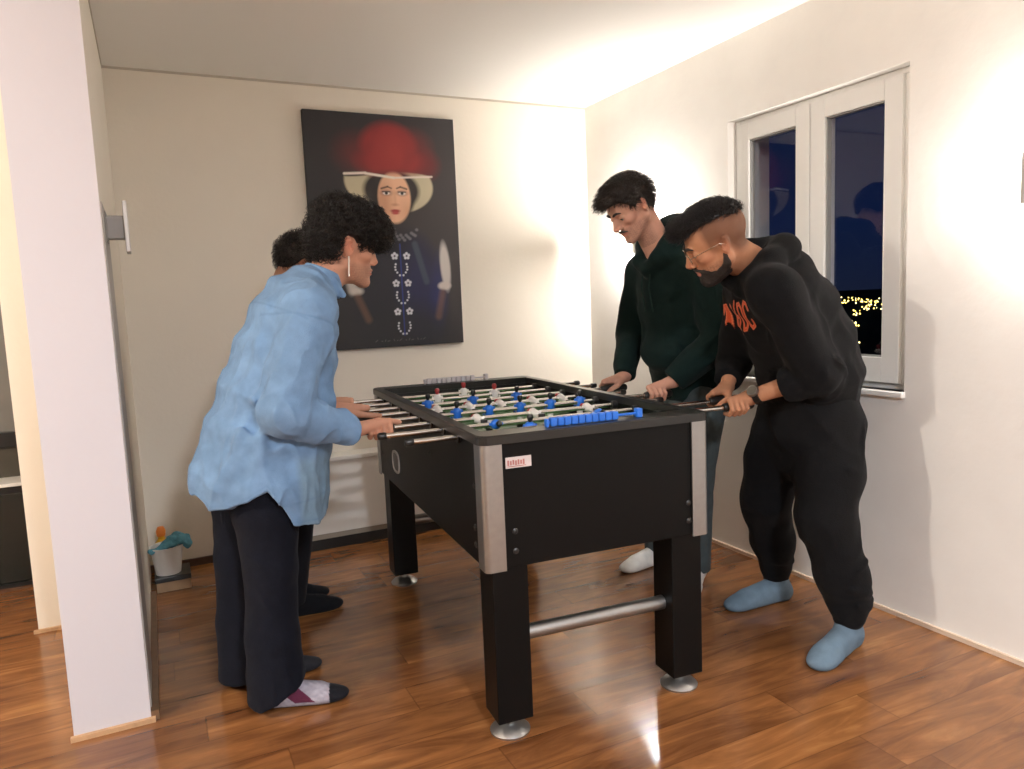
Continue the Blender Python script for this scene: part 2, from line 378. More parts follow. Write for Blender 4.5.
# ------------------------------------------------------------------ the portrait on canvas
def sm(d, w=.006): return np.clip(.5 - d/(2*w), 0, 1)      # soft inside of a signed distance
def ell(u, v, cx, cy, rx, ry, ang=0):
    c, s = math.cos(ang), math.sin(ang); x = (u-cx)*c+(v-cy)*s; y = -(u-cx)*s+(v-cy)*c
    k = np.sqrt((x/rx)**2+(y/ry)**2); return (k-1)*min(rx, ry)
def seg2(u, v, a, b, r):
    ax, ay = a; bx_, by = b; dx, dy = bx_-ax, by-ay; t = np.clip(((u-ax)*dx+(v-ay)*dy)/(dx*dx+dy*dy), 0, 1)
    return np.hypot(u-ax-t*dx, v-ay-t*dy)-r
def portrait(U, V):
    # U across 0..0.8 m, V down 0..1.2 m
    sr = lambda r, g, b: np.array([(x/255)**2.2 for x in (r, g, b)])
    col = np.zeros(U.shape+(3,)); col[:] = sr(36, 33, 36)
    def put(m, c):
        nonlocal col
        m = m[..., None]; col = col*(1-m)+np.asarray(c)*m
    rs = np.random.RandomState(3)
    n = sum(np.sin(U*a+V*b+c) for a, b, c in rs.uniform(-60, 60, (14, 3)))/14
    put(sm(ell(U, V, .62, .62, .38, .55), .12)*.55, sr(58, 52, 52))
    # dress and shoulders
    put(sm(ell(U, V, .46, .98, .255, .40), .03), sr(24, 24, 36)); put(sm(ell(U, V, .56, .92, .11, .24), .05)*.8, sr(26, 30, 72))
    put(sm(ell(U, V, .67, .92, .035, .15, .1), .03)*.6, sr(34, 42, 100))
    put(sm(ell(U, V, .44, 1.19, .30, .22), .06)*.8, sr(28, 28, 32))
    # sleeves
    put(sm(ell(U, V, .712, .78, .028, .125, -.06), .006), sr(196, 190, 186)); put(sm(ell(U, V, .702, .885, .036, .022), .006), sr(200, 190, 184))
    put(sm(seg2(U, V, (.69, .92), (.66, 1.05), .018), .01)*.6, sr(110, 80, 64))
    put(sm(ell(U, V, .20, .80, .035, .11, .1), .008), sr(176, 168, 162)); put(sm(ell(U, V, .215, .90, .034, .02), .008), sr(190, 180, 172))
    put(sm(seg2(U, V, (.22, .93), (.27, 1.05), .018), .01)*.6, sr(110, 80, 64))
    # pom-poms of the hat
    put(sm(ell(U, V, .26, .20, .10, .085), .05)*.75, sr(92, 34, 34)); put(sm(ell(U, V, .61, .245, .085, .075), .03), sr(96, 30, 32))
    put(sm(ell(U, V, .55, .16, .10, .08), .04)*.8, sr(100, 32, 34))
    # brim underside
    br = np.maximum(ell(U, V, .425, .350, .238, .15, .10), -(V-.305-.02*np.sin(U*9)-.03*(U-.4)))
    put(sm(br, .004), sr(188, 178, 150))
    # hair under the brim, face
    put(sm(ell(U+.035, V+.012, .47, .395, .150, .105), .01), sr(34, 26, 24))
    put(sm(ell(U+.035, V+.012, .47, .44, .118, .12), .01), sr(30, 24, 24))
    fc = sm(ell(U+.035, V+.012, .482, .432, .088, .132), .006); put(fc, sr(226, 178, 146))
    put(sm(ell(U+.035, V+.012, .42, .46, .045, .11), .03)*fc*.55, sr(170, 112, 84)); put(sm(ell(U+.035, V+.012, .55, .50, .03, .05), .03)*fc*.4, sr(180, 120, 92))
    for ex, ln in ((.440, 1), (.525, -1)):
        put(sm(ell(U+.035, V+.012, ex, .408, .027, .013), .008)*.7, sr(110, 80, 84)); put(sm(ell(U+.035, V+.012, ex, .410, .018, .0075), .002), sr(230, 222, 216))
        put(sm(ell(U+.035, V+.012, ex, .409, .0085, .008), .002), sr(38, 28, 26)); put(sm(seg2(U+.035, V+.012, (ex-.022, .402), (ex+.02, .402), .0028), .002), sr(30, 22, 22))
        put(sm(seg2(U+.035, V+.012, (ex-.026*ln, .386), (ex+.008*ln, .376), .0045), .003)*.9, sr(60, 38, 30)); put(sm(seg2(U+.035, V+.012, (ex+.008*ln, .376), (ex+.028*ln, .384), .0035), .003)*.9, sr(60, 38, 30))
    put(sm(seg2(U+.035, V+.012, (.484, .40), (.487, .455), .004), .008)*.35, sr(170, 112, 84)); put(sm(ell(U+.035, V+.012, .484, .468, .016, .006), .005)*.6, sr(150, 88, 66))
    put(sm(ell(U+.035, V+.012, .483, .500, .026, .0085), .003), sr(150, 52, 50)); put(sm(ell(U+.035, V+.012, .483, .511, .020, .0075), .003), sr(172, 70, 66))
    # crown of the hat
    dome = np.minimum(ell(U, V, .43, .165, .150, .125), ell(U, V, .435, .235, .175, .085))
    dome = np.maximum(dome, V-.300-.012*np.sin(U*11-1)-.03*(U-.4))
    put(sm(dome, .022), sr(124, 30, 32))
    put(sm(ell(U, V, .46, .19, .11, .09), .07)*.6*sm(dome, .012), sr(150, 48, 42)); put(np.clip(n*1.3, 0, 1)*.35*sm(dome, .012), sr(84, 20, 22))
    put(sm(seg2(U, V, (.19, .305), (.30, .298), .006), .003), sr(226, 218, 206)); put(sm(seg2(U, V, (.30, .300), (.45, .318), .006), .003), sr(226, 218, 206)); put(sm(seg2(U, V, (.45, .318), (.66, .306), .0045), .003), sr(222, 210, 200))
    # necklace, ribbon, embroidery
    for k in range(16):
        a = k/15; put(sm(ell(U, V, .41+.15*a, .585+.03*math.sin(a*PI)+.012*((k*7) % 3), .009, .008), .003)*.7, sr(120, 118, 124))
    put(sm(seg2(U, V, (.545, .66), (.60, .86), .016), .006)*.8, sr(62, 70, 82))
    put(sm(seg2(U, V, (.462, .66), (.462, 1.14), .003), .002), sr(40, 56, 130))
    wt = sr(214, 214, 220)
    for fy in (.722, .865, 1.015):
        for fx in (.430, .496):
            for q in range(5):
                a = 2*PI*q/5-PI/2; put(sm(ell(U, V, fx+.0125*math.cos(a), fy+.0125*math.sin(a), .0075, .0075), .002), wt)
    for y0 in (.765, .912, 1.075):
        for sgn in (-1, 1):
            for q in range(5):
                a = q/4; put(sm(ell(U, V, .463+sgn*(.030-.020*a+.012*math.sin(a*PI)), y0+.058*a, .0052, .0052), .002), wt)
    # faint signature line at the foot
    for k in range(13): put(sm(seg2(U, V, (.30+.022*k+.008*((k*5) % 3), 1.168), (.312+.022*k, 1.160+.006*(k % 2)), .0018), .0015)*.35, sr(150, 140, 140))
    return col
CX0, CX1, CZ0, CZ1 = .758, 1.556, 1.004, 2.2045
pt = empty('painting', ((CX0+CX1)/2, YB, (CZ0+CZ1)/2)); tag(pt, 'portrait canvas of a woman in a red pompom hat hanging on the back wall', 'painting')
nx_, nz_ = 266, 400
uu = np.linspace(0, .798, nx_+1); vv = np.linspace(0, 1.2, nz_+1)
UU, VV = np.meshgrid(uu, vv)
cc = portrait(UU, VV).reshape(-1, 3)
me = bpy.data.meshes.new('canvas_print')
vs = np.stack([UU.ravel()-.399, np.full(UU.size, -.0302), .600-VV.ravel()], 1)
idx = np.arange((nx_+1)*(nz_+1)).reshape(nz_+1, nx_+1)
fs = np.stack([idx[1:, :-1], idx[1:, 1:], idx[:-1, 1:], idx[:-1, :-1]], -1).reshape(-1, 4)
def np_mesh(me, vs, fs, cols=None, smooth=True):
    vs = np.asarray(vs, np.float32); fs = np.asarray(fs, np.int32); k = fs.shape[1]
    me.vertices.add(len(vs)); me.vertices.foreach_set('co', vs.ravel())
    me.loops.add(fs.size); me.loops.foreach_set('vertex_index', fs.ravel())
    me.polygons.add(len(fs)); me.polygons.foreach_set('loop_start', np.arange(0, fs.size, k, dtype=np.int32)); me.polygons.foreach_set('loop_total', np.full(len(fs), k, np.int32))
    if smooth: me.polygons.foreach_set('use_smooth', np.ones(len(fs), bool))
    if cols is not None:
        a = me.attributes.new('Col', 'FLOAT_COLOR', 'POINT'); c4 = np.ones((len(vs), 4), np.float32); c4[:, :3] = cols; a.data.foreach_set('color', c4.ravel())
    me.update(calc_edges=True); me.validate()
    return me
np_mesh(me, vs, fs, cc, False); me.materials.append(mat('canvas_print', (.5, .5, .5), .55, attr=True, noise=.03, nscale=300))
cp = bpy.data.objects.new('canvas_print', me); C.objects.link(cp); cp.parent = pt
MB().box((-.399, -.030, -.600), (.399, -.001, .600), 0, .001).build('stretcher', mat('canvas_edge', (.02, .018, .018), .8, noise=.1), pt)

# ------------------------------------------------------------------ table football
TA = -math.radians(4.0); N0 = Vector((.745, 1.760, 0))
tb = empty('football_table', N0, TA); tag(tb, 'black table football table with aluminium corners and blue and white players', 'football table')
TW, TL, TH = .73, 1.41, .87
def Tw(x, y, z):
    return N0 + Vector((math.cos(TA)*x-math.sin(TA)*y, math.sin(TA)*x+math.cos(TA)*y, z))
# cabinet walls (open top)
WT = .035; ZB = .50; ZR = .845
e_ = .012
side = MB(); side.box((e_, e_, ZB), (WT, TL-e_, ZR)); 
def ngon_side(mb, x0, x1):
    pass
cbm = MB()
cbm.box((e_, e_, ZB), (WT, TL-e_, ZR), 0, .002); cbm.box((TW-WT, e_, ZB), (TW-e_, TL-e_, ZR), 0, .002)
cbm.box((WT, e_, ZB), (TW-WT, e_+.022, ZR), 0, .002); cbm.box((WT, TL-e_-.022, ZB), (TW-WT, TL-e_, ZR), 0, .002)
cbm.box((WT, e_+.022, ZB+.004), (TW-WT, TL-e_-.022, ZB+.016), 0, .0)
cbm.build('cabinet', M_black, tb)
def rounded_rect(x0, y0, x1, y1, r, n=6):
    pts = []
    for cx, cy, a0 in ((x1-r, y0+r, -PI/2), (x1-r, y1-r, 0), (x0+r, y1-r, PI/2), (x0+r, y0+r, PI)):
        for k in range(n+1):
            a = a0+PI/2*k/n; pts.append((cx+r*math.cos(a), cy+r*math.sin(a)))
    return pts
# rim: a closed frame with rounded outer corners
def ring_frame(outer, inner, z0, z1):
    mb = MB(); n = len(outer)
    vs = [(x, y, z0) for x, y in outer]+[(x, y, z1-.004) for x, y in outer]+[(x+(.004 if x < TW/2 else -.004), y+(.004 if y < TL/2 else -.004), z1) for x, y in outer]+[(x, y, z1) for x, y in inner]+[(x, y, z0) for x, y in inner]
    fs = []
    for k in range(n):
        j = (k+1) % n
        for l in range(4): fs.append((l*n+k, l*n+j, (l+1)*n+j, (l+1)*n+k))
        fs.append((4*n+k, 4*n+j, j, k))
    return mb.add(vs, fs)
IO = rounded_rect(0, 0, TW, TL, .03)
II = rounded_rect(WT, .085, TW-WT, TL-.085, .004)
ring_frame(IO, II, ZR, TH).build('rim', M_blackrim, tb)
# inner end walls
for y_ in (.082, TL-.088): MB().box((WT, y_, ZB+.2), (TW-WT, y_+.006, ZR), 0, 0).build('end_wall', M_blackp, tb)
# playfield
def field_mat():
    m, t, b = newmat('playfield_green'); L = t.links.new; N = t.nodes.new
    co = N('ShaderNodeTexCoord'); br = N('ShaderNodeTexNoise'); br.inputs['Scale'].default_value = 30; L(co.outputs['Object'], br.inputs['Vector'])
    cr = N('ShaderNodeValToRGB'); L(br.outputs[0], cr.inputs[0]); cr.color_ramp.elements[0].color = (.05, .16, .05, 1); cr.color_ramp.elements[1].color = (.09, .24, .08, 1)
    L(cr.outputs[0], b.inputs['Base Color']); b.inputs['Roughness'].default_value = .3
    return m
MB().box((WT, .088, .748), (TW-WT, TL-.088, .760), 0, 0).build('playfield', field_mat(), tb)
ln = MB()
def linebox(x0, y0, x1, y1): ln.box((x0, y0, .760), (x1, y1, .7604))
linebox(WT+.01, TL/2-.003, TW-WT-.01, TL/2+.003)
ln.build('centre_line', M_wplas, tb)
for q in (0, 1):
    ln = MB()
    for (x0, y0, x1, y1) in ((.205, .092, .209, .26), (.521, .092, .525, .26), (.209, .256, .521, .26)):
        if q: y0, y1 = TL-y1, TL-y0
        linebox(x0, y0, x1, y1)
    ln.build('penalty_box_line', M_wplas, tb)
ln = MB()
cpts = [(TW/2+.1*math.cos(2*PI*k/32), TL/2+.1*math.sin(2*PI*k/32), .7602) for k in range(33)]
ln.tube(cpts, .0022, 4, caps=False)
ln.build('centre_circle', M_wplas, tb)
# aluminium corner profiles
def corner(cx, cy, sx_, sy_):
    mb = MB(); pr_ = []
    n = 8; r = .012; w = .054; t = .005
    out = [(w, -t)]+[(r-r*math.sin(PI/2*k/n)-t*math.sin(PI/2*k/n)*1.0, r-r*math.cos(PI/2*k/n)-t*math.cos(PI/2*k/n)) for k in range(n+1)]+[(-t, w)]
    inn = [(w, 0)]+[(r-r*math.sin(PI/2*k/n), r-r*math.cos(PI/2*k/n)) for k in range(n+1)]+[(0, w)]
    lo, hi = ZB-.004, ZR-.001
    poly = out+inn[::-1]; m = len(poly)
    vs = [(cx+sx_*x, cy+sy_*y, z) for z in (lo, hi) for x, y in poly]
    fs = [(k, (k+1) % m, m+(k+1) % m, m+k) for k in range(m)]
    h = len(out)
    for k in range(h-1):
        fs.append((k, k+1, m-2-k, m-1-k)); fs.append((m+k, m+m-1-k, m+m-2-k, m+k+1))
    mb.add(vs, fs); return mb
for (cx, cy, a, b) in ((.010, .010, 1, 1), (TW-.010, .010, -1, 1), (.010, TL-.010, 1, -1), (TW-.010, TL-.010, -1, -1)):
    corner(cx, cy, a, b).build('corner_profile', M_alu, tb, True)
# legs with levelling feet
for (lx, ly) in ((.026, .020), (TW-.026-.105, .020), (.026, TL-.020-.105), (TW-.026-.105, TL-.020-.105)):
    lg = MB().box((lx, ly, .052), (lx+.105, ly+.105, ZB+.02), 0, .003).build('leg', M_black, tb)
    MB().lathe([(0, 0), (.056, 0), (.058, .006), (.050, .014), (.030, .024), (.020, .030), (.018, .034), (.018, .054), (0, .054)], (lx+.052, ly+.052, 0), 32).build('levelling_foot', M_alu, lg, True)
for ly in (.055+.022, TL-.077):
    MB().tube([(.022+.100, ly, .278), (TW-.122, ly, .278)], .0215, 24).build('cross_bar', M_alu, tb, True)
# screws, sticker, ball return
def screw(x, y, z, ax):
    mb = MB().lathe([(0, 0), (.0085, 0), (.0085, .002), (.005, .0045), (0, .0045)], n=14)
    o = mb.build('screw', M_screw, tb, True); o.location = (x, y, z); o.rotation_euler = (PI/2, 0, 0) if ax == 'y' else (0, -PI/2, 0)
for x in (.095, TW-.075):
    for z in (.545, .600): screw(x, e_, z, 'y')
for y, z in ((.10, .55), (.10, .60), (TL-.10, .60), (TL-.10, .70), (.55, .73), (.09, .72)): screw(e_, y, z, 'x')
stk = MB().box((.075, e_-.0012, .775), (.150, e_, .805), 0, 0).build('sticker', mat('sticker_paper', (.60, .52, .50), .6, noise=.1), tb)
sp_ = MB(); rr = random.Random(5)
for k in range(7):
    x = .080+.0075*k; 
    sp_.box((x, e_-.0017, .782+.001*(k % 3)), (x+.005, e_-.0012, .797-.002*(k % 2)), 0)
sp_.box((.080, e_-.0017, .7785), (.134, e_-.0012, .7805))
sp_.build('red_print', mat('sticker_red', (.42, .16, .14), .6, noise=.2), stk)
def oval(mb, y, z, ry, rz, x0, x1, w, n=28):
    vs = []; fs = []
    for (x, s) in ((x0, 0), (x1, 0), (x1, w), (x0, w)):
        for k in range(n):
            a = 2*PI*k/n; c, s_ = math.cos(a), math.sin(a)
            vs.append((x, y+(ry+s)*math.copysign(abs(c)**.7, c), z+(rz+s)*math.copysign(abs(s_)**.7, s_)))
    for l in range(4):
        for k in range(n):
            j = (k+1) % n; l2 = (l+1) % 4; fs.append((l*n+k, l*n+j, l2*n+j, l2*n+k))
    return mb.add(vs, fs)
br_ = oval(MB(), 1.06, .605, .050, .036, e_-.004, e_+.001, .009).build('ball_return', M_greyl, tb, True)
mo = MB(); vs = [(e_-.0015, 1.06+.050*math.copysign(abs(math.cos(a))**.7, math.cos(a)), .605+.036*math.copysign(abs(math.sin(a))**.7, math.sin(a))) for a in [2*PI*k/28 for k in range(28)]]
vs2 = [(v[0]+.001, v[1], v[2]) for v in vs]
mo.add(vs+vs2, [tuple(range(28)), tuple(range(55, 27, -1))]+[(k, (k+1) % 28, 28+(k+1) % 28, 28+k) for k in range(28)]).build('ball_cup', M_blackp, br_)

# rods with players
RZ = .838
def player_mb(team):
    mb = MB()   # local: rod along x through origin, figure upright; materials 0 shirt 1 hair 2 skin 3 shorts/legs 4 shoes
    mb.lathe([(0, -.024), (.012, -.022), (.0145, -.005), (.0165, .010), (.0135, .018), (.007, .022), (0, .022)], n=12, mi=0)
    mb.lathe([(0, .020), (.005, .020), (.0055, .024), (.0085, .029), (.0095, .035), (.008, .0405), (0, .044)], n=12, mi=2)
    mb.lathe([(0, .0345), (.0102, .0345), (.0102, .039), (.007, .0455), (0, .0465)], (0, -.0008, 0), 12, 1)
    mb.tube([(-.0165, 0, .014), (-.021, .002, .000), (-.018, .006, -.012)], [.0055, .005, .004], 8, 0)
    mb.tube([(.0165, 0, .014), (.021, .002, .000), (.018, .006, -.012)], [.0055, .005, .004], 8, 0)
    mb.lathe([(0, -.040), (.0105, -.040), (.0125, -.030), (.012, -.022), (0, -.020)], n=12, mi=3)
    mb.box((-.0085, -.007, -.060), (.0085, .007, -.038), 3, .002)
    mb.box((-.0105, -.009, -.072), (.0105, .011, -.058), 4, .002)
    return mb
MT = {'blue': [M_blue, M_blackp, M_blackp, M_wplas, M_blackp], 'white': [M_wplas, M_red, M_red, M_wplas, M_blackp]}
player_mesh = {}
for team in ('blue', 'white'):
    tmp = player_mb(team).build('player', MT[team], None, True); player_mesh[team] = tmp.data; bpy.data.objects.remove(tmp)
rods = [ # y index, team, players' x, tilt, left end, right end, side of the handle
 (0, "blue", (.223,), 6, -.135, .925, 1), (1, "blue", (.165, .53), 78, -.182, .975, 1),
 (2, 'white', (.155, .36, .565), 86, -.125, .85, -1), (3, 'blue', (.129, .248, .367, .487, .608), 4, -.11, .885, 1),
 (4, 'white', (.10, .222, .345, .479, .600), 80, -.135, .86, -1), (5, 'blue', (.103, .285, .469), 10, -.125, .85, 1),
 (6, 'white', (.183, .429), 0, -.145, .88, -1), (7, 'white', (.341,), 0, -.19, .87, -1)]
GRIP = {}
for (i, team, xs, tilt, xl, xr, hs) in rods:
    xs = [x+.012 for x in xs]; xl += .012; xr += .012
    y = .212+.1415*i
    ro = empty('rod', (0, y, RZ)); ro.parent = tb
    sh = MB().tube([(xl, 0, 0), (xr, 0, 0)], .0079, 14).build('shaft', M_chrome, ro, True)
    for x in xs:
        p = bpy.data.objects.new('player', player_mesh[team]); C.objects.link(p); p.parent = ro; p.location = (x, 0, 0)
        p.rotation_euler = (math.radians(tilt), 0, 0 if team == 'blue' else PI)
    for x in (WT+.012, TW-WT-.012):
        MB().lathe([(.0085, -.010), (.0145, -.010), (.0155, 0), (.0145, .010), (.0085, .010)], (x, 0, 0), 16, axis='x').build('bumper', M_blackp, ro, True)
    for x, s in ((e_-.004, -1), (TW-e_+.004, 1)):
        MB().lathe([(.008, -.004), (.018, -.004), (.018, .002), (.012, .006), (.008, .006)], (x, 0, 0), 18, axis='x').build('bearing', M_blackp, ro, True)
    hx = xl-.002 if hs < 0 else xr+.002
    prof = [(.0, 0), (.011, 0), (.0135, .004), (.0145, .02), (.0165, .045), (.0165, .075), (.0145, .098), (.0155, .112), (.012, .120), (0, .121)]
    prof = [(r, z*hs) for r, z in prof]
    MB().lathe(prof, (hx, 0, 0), 18, axis='x').build('handle', M_blackp, ro, True)
    cx = xr if hs < 0 else xl
    MB().lathe([(0, -.001*(-hs)), (.0105, 0), (.0115, .006*(-hs)), (.0115, .020*(-hs)), (.009, .025*(-hs)), (0, .026*(-hs))], (cx, 0, 0), 16, axis='x').build('end_cap', M_blackp, ro, True)
    GRIP[i+1] = Tw(hx+hs*.055, y, RZ)
    if i in (2, 3, 5, 6):
        pass
# score counters
def counter(y, x0, x1, m, n, slide):
    ct = empty('score_counter', (0, y, TH)); ct.parent = tb
    MB().tube([(x0-.008, 0, .012), (x1+.008, 0, .012)], .004, 8).build('counter_bar', m, ct, True)
    MB().box((x0-.012, -.009, 0), (x0-.004, .009, .023), 0, .002).build('bracket', m, ct); MB().box((x1-.004, -.011, 0), (x1+.014, .011, .027), 0, .003).build('bracket', m, ct)
    w = (x1-x0-slide)/n
    for k in range(n):
        MB().box((x0+w*k+.001, -.011, .001), (x0+w*(k+1)-.001, .011, .025), 0, .0035).build('score_bead', m, ct)
counter(.042, .222, .502, M_blue, 10, .065)
counter(TL-.045, .235, .510, mat('clear_white_plastic', (.55, .52, .54), .3, noise=.05), 10, .05)

# ================================================================== figures: signed-distance modelling
V3 = lambda *a: np.array(a, np.float32)
def nrm(v): v = np.asarray(v, np.float32); return v/np.linalg.norm(v)
def smin(a, b, k):
    if k <= 0: return np.minimum(a, b)
    h = np.clip(.5+.5*(b-a)/k, 0, 1); return b+(a-b)*h-k*h*(1-h)
def smax(a, b, k): return -smin(-a, -b, k)
class Field:
    def __init__(s): s.it = []; s.disp = []; s.lo = V3(9, 9, 9); s.hi = V3(-9, -9, -9)
    def put(s, fn, c, R, k=.0, op='u'):
        c = np.asarray(c, np.float32); s.it.append((fn, c, R, k, op))
        if op == 'u': s.lo = np.minimum(s.lo, c-R); s.hi = np.maximum(s.hi, c+R)
        return s
    def cone(s, a, b, ra, rb, k=.01, op='u'):
        a = np.asarray(a, np.float32); b = np.asarray(b, np.float32); ba = b-a; L2 = float(ba@ba)+1e-12
        def fn(p):
            pa = p-a; t = np.clip((pa@ba)/L2, 0, 1); q = pa-t[:, None]*ba
            return np.sqrt((q*q).sum(1))-(ra+(rb-ra)*t)
        return s.put(fn, (a+b)/2, math.sqrt(L2)/2+max(ra, rb), k, op)
    def chain(s, pts, rad, k=.01, ko=None):
        for i in range(len(pts)-1): s.cone(pts[i], pts[i+1], rad[i], rad[i+1], ko if (i == 0 and ko is not None) else k)
        return s
    def ell(s, c, r, R=None, k=.01, op='u'):
        c = np.asarray(c, np.float32); r = np.asarray(r, np.float32)
        Rm = None if R is None else np.asarray(R, np.float32)   # rows: local axes in world
        def fn(p):
            q = p-c
            if Rm is not None: q = q@Rm.T
            k0 = np.sqrt(((q/r)**2).sum(1)); k1 = np.sqrt(((q/(r*r))**2).sum(1))+1e-9
            return k0*(k0-1)/k1
        return s.put(fn, c, float(r.max()), k, op)
    def sweep(s, nodes, lat, k=.03, cap=.6):
        # nodes: (pos, half width along lat, half depth)
        lat = nrm(lat)
        for (p0, a0, b0), (p1, a1, b1) in zip(nodes[:-1], nodes[1:]):
            p0 = np.asarray(p0, np.float32); p1 = np.asarray(p1, np.float32); ax = p1-p0; L = float(np.linalg.norm(ax)); ax = ax/L
            l = nrm(lat-ax*float(lat@ax)); dp = np.cross(ax, l)
            def fn(p, p0=p0, ax=ax, L=L, l=l, dp=dp, a0=a0, a1=a1, b0=b0, b1=b1):
                q = p-p0; h = q@ax; t = np.clip(h/L, 0, 1); ex = h-t*L
                a = a0+(a1-a0)*t; b = b0+(b1-b0)*t; c = np.minimum(a, b)*cap
                x = q@l; y = q@dp
                k0 = np.sqrt((x/a)**2+(y/b)**2+(ex/c)**2); k1 = np.sqrt((x/a/a)**2+(y/b/b)**2+(ex/c/c)**2)+1e-6
                return k0*(k0-1)/k1
            s.put(fn, (p0+p1)/2, L/2+max(a0, a1, b0, b1), k)
        return s
    def cut(s, fn, c, R, k=.0): return s.put(fn, c, R, k, 'i')     # intersect with fn<0, inside the ball only
    def sub(s, other, c=None, R=9, k=.0):
        fn = other.ev if isinstance(other, Field) else other
        return s.put(lambda p: -fn(p), c if c is not None else (0, 0, 0), R, k, 'i')
    def ev(s, p):
        d = np.full(len(p), .25, np.float32)
        for fn, c, R, k, op in s.it:
            m = ((p-c)**2).sum(1) < (R+(.06 if op == 'u' else 0)+k)**2
            if not m.any(): continue
            v = fn(p[m])
            if op == 'u': d[m] = smin(d[m], v, k)
            else: d[m] = smax(d[m], v, k)
        for g in s.disp:
            m = np.abs(d) < .05
            if m.any(): d[m] = d[m]+g(p[m])
        return d
def surface(field, h, lo=None, hi=None, pad=.02):
    lo = (field.lo if lo is None else np.asarray(lo, np.float32))-pad; hi = (field.hi if hi is None else np.asarray(hi, np.float32))+pad
    S = 4
    nb = np.ceil((hi-lo)/(h*S)).astype(int)+1; n = nb*S
    g = [lo[i]+h*S*(np.arange(nb[i])+.5) for i in range(3)]
    P = np.stack(np.meshgrid(*g, indexing='ij'), -1).reshape(-1, 3).astype(np.float32)
    dc = np.concatenate([field.ev(P[i:i+200000]) for i in range(0, len(P), 200000)]).reshape(nb)
    D = np.repeat(np.repeat(np.repeat(np.where(dc < 0, -1., 1.).astype(np.float32), S, 0), S, 1), S, 2)
    act = np.argwhere(np.abs(dc) < h*S*.87*1.5+.004)
    off = np.stack(np.meshgrid(*[np.arange(S)]*3, indexing='ij'), -1).reshape(-1, 3)
    for i in range(0, len(act), 4000):
        ij = (act[i:i+4000, None, :]*S+off[None]).reshape(-1, 3)
        D[ij[:, 0], ij[:, 1], ij[:, 2]] = field.ev((lo+ij*h).astype(np.float32))
    neg = D < 0
    c8 = [(a, b, c) for a in (0, 1) for b in (0, 1) for c in (0, 1)]
    cnt = np.zeros(tuple(n-1), np.uint8)
    for a, b, c in c8: cnt += neg[a:n[0]-1+a, b:n[1]-1+b, c:n[2]-1+c]
    cells = np.argwhere((cnt > 0) & (cnt < 8))
    vals = np.stack([D[cells[:, 0]+a, cells[:, 1]+b, cells[:, 2]+c] for a, b, c in c8], 1)
    acc = np.zeros((len(cells), 3), np.float32); w = np.zeros(len(cells), np.float32)
    for i in range(8):
        for j in range(i+1, 8):
            if sum(abs(c8[i][q]-c8[j][q]) for q in range(3)) != 1: continue
            vi, vj = vals[:, i], vals[:, j]; x = (vi < 0) != (vj < 0)
            t = np.where(x, vi/np.where(vi == vj, 1, vi-vj), 0)[:, None]
            pt_ = np.array(c8[i], np.float32)+t*(np.array(c8[j], np.float32)-np.array(c8[i], np.float32))
            acc += pt_*x[:, None]; w += x
    verts = lo+(cells+acc/w[:, None])*h
    lut = np.full(tuple(n-1), -1, np.int32); lut[cells[:, 0], cells[:, 1], cells[:, 2]] = np.arange(len(cells))
    faces = []
    for ax in range(3):
        o1, o2 = (ax+1) % 3, (ax+2) % 3
        sl0 = [slice(None)]*3; sl1 = [slice(None)]*3; sl0[ax] = slice(0, -1); sl1[ax] = slice(1, None)
        E = np.argwhere(neg[tuple(sl0)] != neg[tuple(sl1)])
        E = E[(E[:, o1] > 0) & (E[:, o2] > 0) & (E[:, o1] < n[o1]-1) & (E[:, o2] < n[o2]-1) & (E[:, ax] < n[ax]-1)]
        q = []
        for d1, d2 in ((-1, -1), (0, -1), (0, 0), (-1, 0)):
            e2 = E.copy(); e2[:, o1] += d1; e2[:, o2] += d2; q.append(lut[e2[:, 0], e2[:, 1], e2[:, 2]])
        q = np.stack(q, 1); inside = neg[E[:, 0], E[:, 1], E[:, 2]]
        q = np.where(inside[:, None], q, q[:, ::-1]); faces.append(q[(q >= 0).all(1)])
    return verts.astype(np.float32), np.concatenate(faces)
def biggest(v, f):
    # keep the pieces larger than a tenth of the biggest one
    lab = np.arange(len(v))
    while True:
        m = lab[f].min(1); new = lab.copy(); np.minimum.at(new, f.ravel(), np.repeat(m, 4)); new = new[new]
        if (new == lab).all(): break
        lab = new
    u, c = np.unique(lab, return_counts=True); keep = np.isin(lab, u[c > c.max()*.1])
    ids = np.cumsum(keep)-1; fk = f[keep[f].all(1)]
    return v[keep], ids[fk]
def relax(v, f, it=1, a=.5):
    for _ in range(it):
        s = np.zeros_like(v); c = np.zeros(len(v), np.float32)
        for i in range(4):
            for j in ((i+1) % 4, (i+3) % 4): np.add.at(s, f[:, i], v[f[:, j]]); np.add.at(c, f[:, i], 1)
        v = v+a*(s/np.maximum(c, 1)[:, None]-v)
    return v
def skin_object(name, field, h, material, parent, color=None, lo=None, hi=None, rel=1, keep=True):
    v, f = surface(field, h*RES, lo, hi)
    if keep: v, f = biggest(v, f)
    v = relax(v, f, rel)
    me = bpy.data.meshes.new(name)
    cols = color(v) if color else None
    np_mesh(me, v-np.asarray(parent_loc(parent), np.float32), f, cols); me.materials.append(material)
    o = bpy.data.objects.new(name, me); C.objects.link(o); o.parent = parent
    return o
def parent_loc(p):
    l = Vector((0, 0, 0))
    while p is not None: l = l+p.location; p = p.parent
    return l
_rs = np.random.RandomState(5); _nd = _rs.normal(size=(8, 3)).astype(np.float32); _nd /= np.linalg.norm(_nd, axis=1)[:, None]; _np = _rs.uniform(0, 6.3, 8).astype(np.float32)
def noise(p, s, seed=0):
    q = p*s+seed*3.7; w = np.sin(q@_nd[:3].T+_np[:3])*.8; q = q+w
    return np.sin(q@_nd.T*1.0+_np+seed).mean(1)*1.8
RES = 1.0

